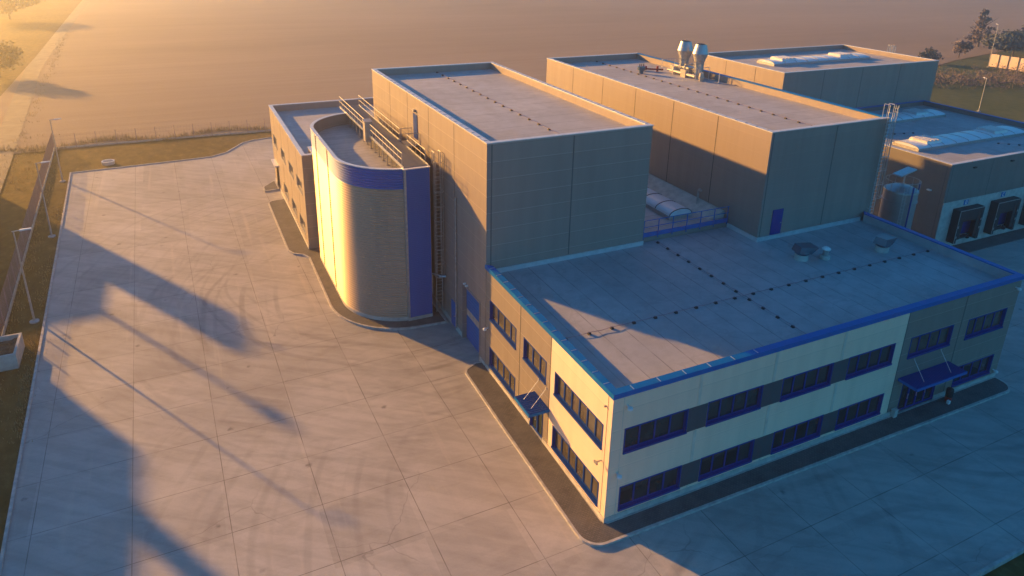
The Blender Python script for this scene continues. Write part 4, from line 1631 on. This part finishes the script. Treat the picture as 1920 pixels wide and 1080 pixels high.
# ------------------------------------------------------------------ fences, lamps and things on the verge
def fence_run(name, label, a, b, h, spacing, board=0.3, wire=0.055):
    a, b = Vector(a), Vector(b)
    L = (b - a).length
    e = (b - a) / L
    pn = Vector((-e.y, e.x))
    n = max(1, round(L / spacing))
    o = thing(name, label, 'fence', (a.x, a.y, -0.16))
    P_ = lambda t, d, z: (a.x + e.x * t + pn.x * d, a.y + e.y * t + pn.y * d, z)
    post0 = None
    for k in range(n + 1):
        t = L * k / n
        p_ = MB()
        p_.hexa([P_(t - .03, -.03, -.2), P_(t + .03, -.03, -.2), P_(t + .03, .03, -.2), P_(t - .03, .03, -.2)],
                [P_(t - .03, -.03, h + .05), P_(t + .03, -.03, h + .05), P_(t + .03, .03, h + .05), P_(t - .03, .03, h + .05)])
        p_.build('post', M['fence'], o)
    w_ = MB()
    wr = 0.0065 if name == 'mesh_fence' else 0.0075
    t = 0.0
    while t < L:
        w_.quad(P_(t, -.045, board), P_(t + wr, -.045, board), P_(t + wr, -.045, h), P_(t, -.045, h))
        w_.quad(P_(t + wr / 2, -.045 - wr / 2, board), P_(t + wr / 2, -.045 + wr / 2, board), P_(t + wr / 2, -.045 + wr / 2, h), P_(t + wr / 2, -.045 - wr / 2, h))
        t += wire
    z = board + 0.02
    while z <= h + 0.001:
        w_.quad(P_(0, -.05, z - .005), P_(L, -.05, z - .005), P_(L, -.05, z + .005), P_(0, -.05, z + .005))
        z += 0.2 if name == 'mesh_fence' else 0.5
    w_.build('wire_mesh', M['fence'], o)
    if board > 0.05:
        b_ = MB()
        for k in range(n):
            t0, t1 = L * k / n + 0.05, L * (k + 1) / n - 0.05
            b_.hexa([P_(t0, -.02, -.2), P_(t1, -.02, -.2), P_(t1, .02, -.2), P_(t0, .02, -.2)],
                    [P_(t0, -.02, board - .02), P_(t1, -.02, board - .02), P_(t1, .02, board - .02), P_(t0, .02, board - .02)])
        b_.build('base_board', M['plinth'], o)
    return o


fence_run('mesh_fence', 'long purple grey mesh fence on a pale base along the left side of the yard', (-33.6, 88.0), (-31.0, 25.0), 2.2, 2.5)
fence_run('wire_fence', 'thin post and wire fence along the edge of the ploughed field', (-33.5, 88.2), (47.0, 86.0), 1.9, 2.55, 0.12, 0.4)


def street_lamp(x, y, label, h=7.6, aim=0.0, grp='lamp posts along the left fence'):
    o = thing('street_lamp', label, 'street lamp', (x, y, -0.12), grp)
    b_ = MB()
    b_.tube((x, y, -0.12), (x, y, h), 0.085, 10, 0.05)
    b_.build('pole', M['galv_dull'], o)
    b_ = MB()
    b_.lathe(x, y, [(0.34, -0.2), (0.34, -0.06), (0.15, 0.0)], 16)
    b_.build('base', M['kerb'], o)
    b_ = MB()
    ca, sa = math.cos(aim), math.sin(aim)
    pt = lambda l, w_, z: (x + ca * l - sa * w_, y + sa * l + ca * w_, z)
    b_.tube(pt(-0.1, 0, h - 0.02), pt(0.5, 0, h + 0.03), 0.035, 6)
    b_.hexa([pt(0.4, -.13, h - .03), pt(1.15, -.10, h + .03), pt(1.15, .10, h + .03), pt(0.4, .13, h - .03)],
            [pt(0.4, -.09, h + .08), pt(1.15, -.06, h + .10), pt(1.15, .06, h + .10), pt(0.4, .09, h + .08)])
    b_.build('lamp_head', M['white_trim'], o)
    return o


street_lamp(-29.61, 35.65, 'grey lamp post by the left fence, nearest to the viewer', 7.5)
street_lamp(-30.37, 53.96, 'grey lamp post by the left fence, second from the viewer', 7.5)
street_lamp(-31.2, 72.4, 'grey lamp post near the far end of the left fence', 7.5)
street_lamp(117.1, 55.3, 'thin pale lamp post on the meadow beyond the low roof', 6.0, 1.0, None)
street_lamp(169.9, 86.8, 'tall pale mast at the end of the sunlit concrete wall, far right', 10.5, 1.0, None)

bn = thing('concrete_bin', 'open concrete box filled with soil at the left edge beside the fence', 'container', (-31.2, 30.4, -0.16))
q = MB()
B0 = [(-32.6, 28.8), (-29.7, 28.8), (-29.75, 31.9), (-32.6, 31.9)]
shell(q, B0, -0.16, 1.0, 0.3, 0.16)
q.build('box_wall', M['plinth'], bn)
q = MB()
q.prism(offset_poly(B0, 0.15), 0.2, 0.62)
for k in range(60):
    x, y = random.uniform(-32.3, -30.0), random.uniform(29.1, 31.6)
    r_ = random.uniform(0.1, 0.3)
    q.lathe(x, y, [(r_, 0.6), (r_ * 0.7, 0.6 + r_ * 0.4), (0.02, 0.6 + r_ * 0.55)], 6)
q.build('soil_fill', M['soil'], bn)
q = MB()
q.lathe(-26.6, 78.1, [(0.75, -0.16), (0.78, 0.28), (0.62, 0.28), (0.60, -0.1)], 28, False)
q.build('concrete_ring', M['white_trim'], None, 'pale concrete manhole ring lying on the grass beyond the far yard edge', cat='manhole ring', base=(-26.6, 78.1, -0.16))

# concrete panel wall far right
cw = thing('boundary_wall', 'sunlit concrete panel wall with dark posts at the far right edge', 'wall', (171.7, 87.9, -0.1))
A_, B_ = Vector((171.7, 87.9)), Vector((172.4, 70.0))
e_ = (B_ - A_).normalized()
n_ = Vector((-e_.y, e_.x))
for k in range(9):
    a0 = A_ + e_ * (k * 2.35)
    a1 = A_ + e_ * (k * 2.35 + 2.15)
    q = MB()
    q.hexa([(a0.x, a0.y, -.2), (a1.x, a1.y, -.2), (a1.x + n_.x * .15, a1.y + n_.y * .15, -.2), (a0.x + n_.x * .15, a0.y + n_.y * .15, -.2)],
           [(a0.x, a0.y, 3.0), (a1.x, a1.y, 3.0), (a1.x + n_.x * .15, a1.y + n_.y * .15, 3.0), (a0.x + n_.x * .15, a0.y + n_.y * .15, 3.0)])
    q.build('panel', M['cream_clad'], cw)
    q = MB()
    a2 = A_ + e_ * (k * 2.35 + 2.25)
    q.box(a2.x - .12, a2.y - .09, -.2, a2.x + .22, a2.y + .09, 3.05)
    q.build('post', M['bark'], cw)


# ------------------------------------------------------------------ trees, scrub, dry grass
def leaf_cloud(mb, cx, cy, cz, rx, ry, rz, n, size, clumps=14):
    cl_ = []
    for _ in range(clumps):
        u = random.uniform(-1, 1)
        t = random.uniform(0, 2 * math.pi)
        rr = random.uniform(0.35, 0.95)
        s_ = math.sqrt(1 - u * u) * rr
        cl_.append((cx + rx * s_ * math.cos(t), cy + ry * s_ * math.sin(t), cz + rz * u * rr, random.uniform(0.22, 0.45)))
    for _ in range(n):
        c0 = random.choice(cl_)
        p_ = Vector((random.gauss(c0[0], rx * c0[3] * 0.55), random.gauss(c0[1], ry * c0[3] * 0.55), random.gauss(c0[2], rz * c0[3] * 0.55)))
        u_ = Vector((random.gauss(0, 1), random.gauss(0, 1), random.gauss(0, 1))).normalized()
        w_ = u_.orthogonal().normalized() * size * random.uniform(0.5, 1.2)
        u_ = u_ * size * random.uniform(0.5, 1.2)
        mb.quad(p_ - u_ - w_ * .5, p_ + u_ - w_ * .5, p_ + u_ * .6 + w_, p_ - u_ * .6 + w_)


def tree(x, y, h, w_, label, leaf, n=2200, size=0.28, conic=False):
    o = thing('tree', label, 'tree', (x, y, -0.1), 'trees beyond the site')
    t_ = MB()
    t_.tube((x, y, -0.2), (x + 0.1, y, h * 0.35), h * 0.028, 8, h * 0.02)
    t_.tube((x + 0.1, y, h * 0.35), (x, y + 0.1, h * 0.85), h * 0.02, 7, h * 0.006)
    for k in range(9):
        a_ = random.uniform(0, 6.28)
        z_ = h * random.uniform(0.25, 0.6)
        t_.tube((x, y, z_), (x + math.cos(a_) * w_ * 0.4, y + math.sin(a_) * w_ * 0.4, z_ + h * random.uniform(0.15, 0.3)), h * 0.01, 5, h * 0.003)
    t_.build('trunk', M['bark'], o)
    c_ = MB()
    if conic:
        for k in range(6):
            f_ = k / 5
            leaf_cloud(c_, x, y, h * (0.2 + 0.72 * f_), w_ * 0.5 * (1 - 0.8 * f_), w_ * 0.5 * (1 - 0.8 * f_), h * 0.12, n // 6, size, 6)
    else:
        leaf_cloud(c_, x, y, h * 0.6, w_ * 0.5, w_ * 0.5, h * 0.38, n, size, 18)
    c_.build('crown', leaf, o)


tree(-49.5, 150, 7.8, 9, 'rounded hazy tree beside the dirt track at upper left', M['leaf_olive'], 2800, 0.24)
tree(-64, 262, 10, 16, 'pale broad tree farthest along the dirt track, lost in the mist', M['leaf_olive'], 2400, 0.40)
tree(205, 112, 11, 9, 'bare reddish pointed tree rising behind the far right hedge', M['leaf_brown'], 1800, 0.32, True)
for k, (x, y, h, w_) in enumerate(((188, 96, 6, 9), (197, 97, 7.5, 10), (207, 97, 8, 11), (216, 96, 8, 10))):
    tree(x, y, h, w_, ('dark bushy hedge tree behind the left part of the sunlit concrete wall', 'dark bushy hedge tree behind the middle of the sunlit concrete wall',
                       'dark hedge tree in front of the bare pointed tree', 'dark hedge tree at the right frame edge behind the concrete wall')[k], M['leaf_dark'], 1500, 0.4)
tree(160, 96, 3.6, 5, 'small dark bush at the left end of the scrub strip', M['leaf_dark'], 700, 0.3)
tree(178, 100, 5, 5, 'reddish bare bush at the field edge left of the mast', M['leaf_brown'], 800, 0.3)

sc_ = MB()
for _ in range(15000):
    f_ = random.random()
    x = 128 + 95 * f_
    yc = 79 - 14 * f_ + 5 * math.sin(x * 0.11)
    y = yc + random.gauss(0, 5.5) + (3 if random.random() < .3 else 0)
    z = max(0.0, random.gauss(0.5, 0.45) + 0.8 * math.sin(x * 0.7) * math.sin(y * 0.8))
    u_ = Vector((random.gauss(0, 1), random.gauss(0, 1), random.gauss(0, 1))).normalized() * random.uniform(0.12, 0.42)
    w_ = u_.orthogonal().normalized() * random.uniform(0.04, 0.13)
    p_ = Vector((x, y, z))
    sc_.quad(p_ - u_, p_ + w_, p_ + u_, p_ - w_)
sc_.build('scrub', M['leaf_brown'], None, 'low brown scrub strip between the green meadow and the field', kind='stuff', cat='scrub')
dg = MB()


def tuft(x, y, h, n=5, zb=-0.12):
    for _ in range(n):
        a_ = random.uniform(0, 6.28)
        l_ = random.uniform(0.15, 0.45) * h
        x0, y0 = x + random.gauss(0, .25), y + random.gauss(0, .25)
        dx, dy = math.cos(a_), math.sin(a_)
        hh = h * random.uniform(.5, 1.1)
        dg.quad((x0 - dy * .03, y0 + dx * .03, zb), (x0 + dy * .03, y0 - dx * .03, zb), (x0 + dx * l_, y0 + dy * l_, zb + hh))


for _ in range(1100):
    x = random.uniform(-48, 20)
    tuft(x, 88.6 + abs(random.gauss(0, 1.0)) + 1.2 * math.sin(x * .4), random.uniform(.3, .9))
for _ in range(500):
    y = random.uniform(12, 80)
    tuft(-31.0 - (y - 30) * 0.042 + random.gauss(0, .35), y, random.uniform(.1, .35), 4)
for _ in range(260):
    y = random.choice((22, 27, 31.5, 40, 46, 60)) + random.gauss(0, 1.3)
    tuft(-29.0 - (y - 30) * 0.042 + random.gauss(0, .3), y, random.uniform(.1, .3), 5)
for _ in range(500):
    tuft(random.uniform(-60, -34), random.uniform(70, 97), random.uniform(.1, .45), 4)
for _ in range(260):
    f_ = random.random()
    tuft(-37.3 - 7.0 * f_ + random.gauss(0, .5), 70 + 150 * f_, random.uniform(.2, .6), 4)
dg.build('dry_grass', M['leaf_dry'], None, 'pale dry grass tufts along the fences and the track', kind='stuff', cat='grass')

# ------------------------------------------------------------------ unseen blocks added beyond the left frame edge to cast the yard shadows

def shed(name, label, x0, y0, x1, y1, h, mat):  # plain unseen block, sized for the shadow it throws on the yard
    o = thing(name, label, 'shed', ((x0 + x1) / 2, (y0 + y1) / 2, -0.16))
    q = MB()
    q.box(x0, y0, -0.2, x1, y1, h - 0.3)
    q.build('wall', mat, o)
    q = MB()
    q.box(x0 - .04, y0 - .04, h - 0.299, x1 + .04, y1 + .04, h)
    q.build('roof', M['roof_y'], o)
    return o


shed('shadow_shed', 'unseen grey shed added to shade the yard, the one without a chimney', -58, 73.4, -46.7, 84.5, 10.0, M['grey_clad'])
shed('shadow_shed', 'large unseen grey shed with a pale chimney, added to shade the yard', -64, 18, -48.2, 63.0, 12.0, M['grey_clad'])
shed('shadow_tower', 'slim tall unseen slab beyond the left fence, added to shade the yard', -46.6, 79.5, -45.6, 84.6, 14.0, M['galv_dull'])
nc = thing('shadow_chimney', 'unseen pale chimney on the large shed, added for its yard shadow', 'chimney', (-49.3, 59.0, 12.0))
q = MB()
q.lathe(-49.3, 59.0, [(0.62, 12.0), (0.55, 20.5), (0.62, 20.6), (0.62, 20.9)], 16)  # unseen shaft, added for the narrow shadow band it casts
q.build('chimney_shaft', M['plinth'], nc)
nm = thing('shadow_mast', 'unseen mast beyond the left fence, added for its thin yard shadow', 'mast', (-42.5, 66.5, -0.16))
q = MB()
q.tube((-42.5, 66.5, -0.2), (-42.5, 66.5, 13.0), 0.19, 10, 0.14)
q.build('pole', M['mast'], nm)
q = MB()
q.box(-42.85, 66.2, 12.5, -42.15, 66.8, 13.1)  # unseen head, shaped for the blob at the mast shadow's tip
q.build('lamp_head', M['mast'], nm)

# ------------------------------------------------------------------ haze
hz = MB()
hz.box(-1560, -1560, -1.3, 1560, 1560, 30.2)
hm = bpy.data.materials.new('haze')
hm.use_nodes = True
ht = hm.node_tree
for n_ in list(ht.nodes):
    if n_.type == 'BSDF_PRINCIPLED':
        ht.nodes.remove(n_)
pv = ht.nodes.new("ShaderNodeVolumePrincipled")
pv.inputs["Color"].default_value = (0.93, 0.92, 0.94, 1)
pv.inputs["Density"].default_value = 0.0011
pv.inputs["Anisotropy"].default_value = 0.86
ht.links.new(pv.outputs[0], [n_ for n_ in ht.nodes if n_.type == 'OUTPUT_MATERIAL'][0].inputs["Volume"])
hz.build('haze', hm, None, 'thin golden morning haze over the fields', kind='stuff', cat='haze')
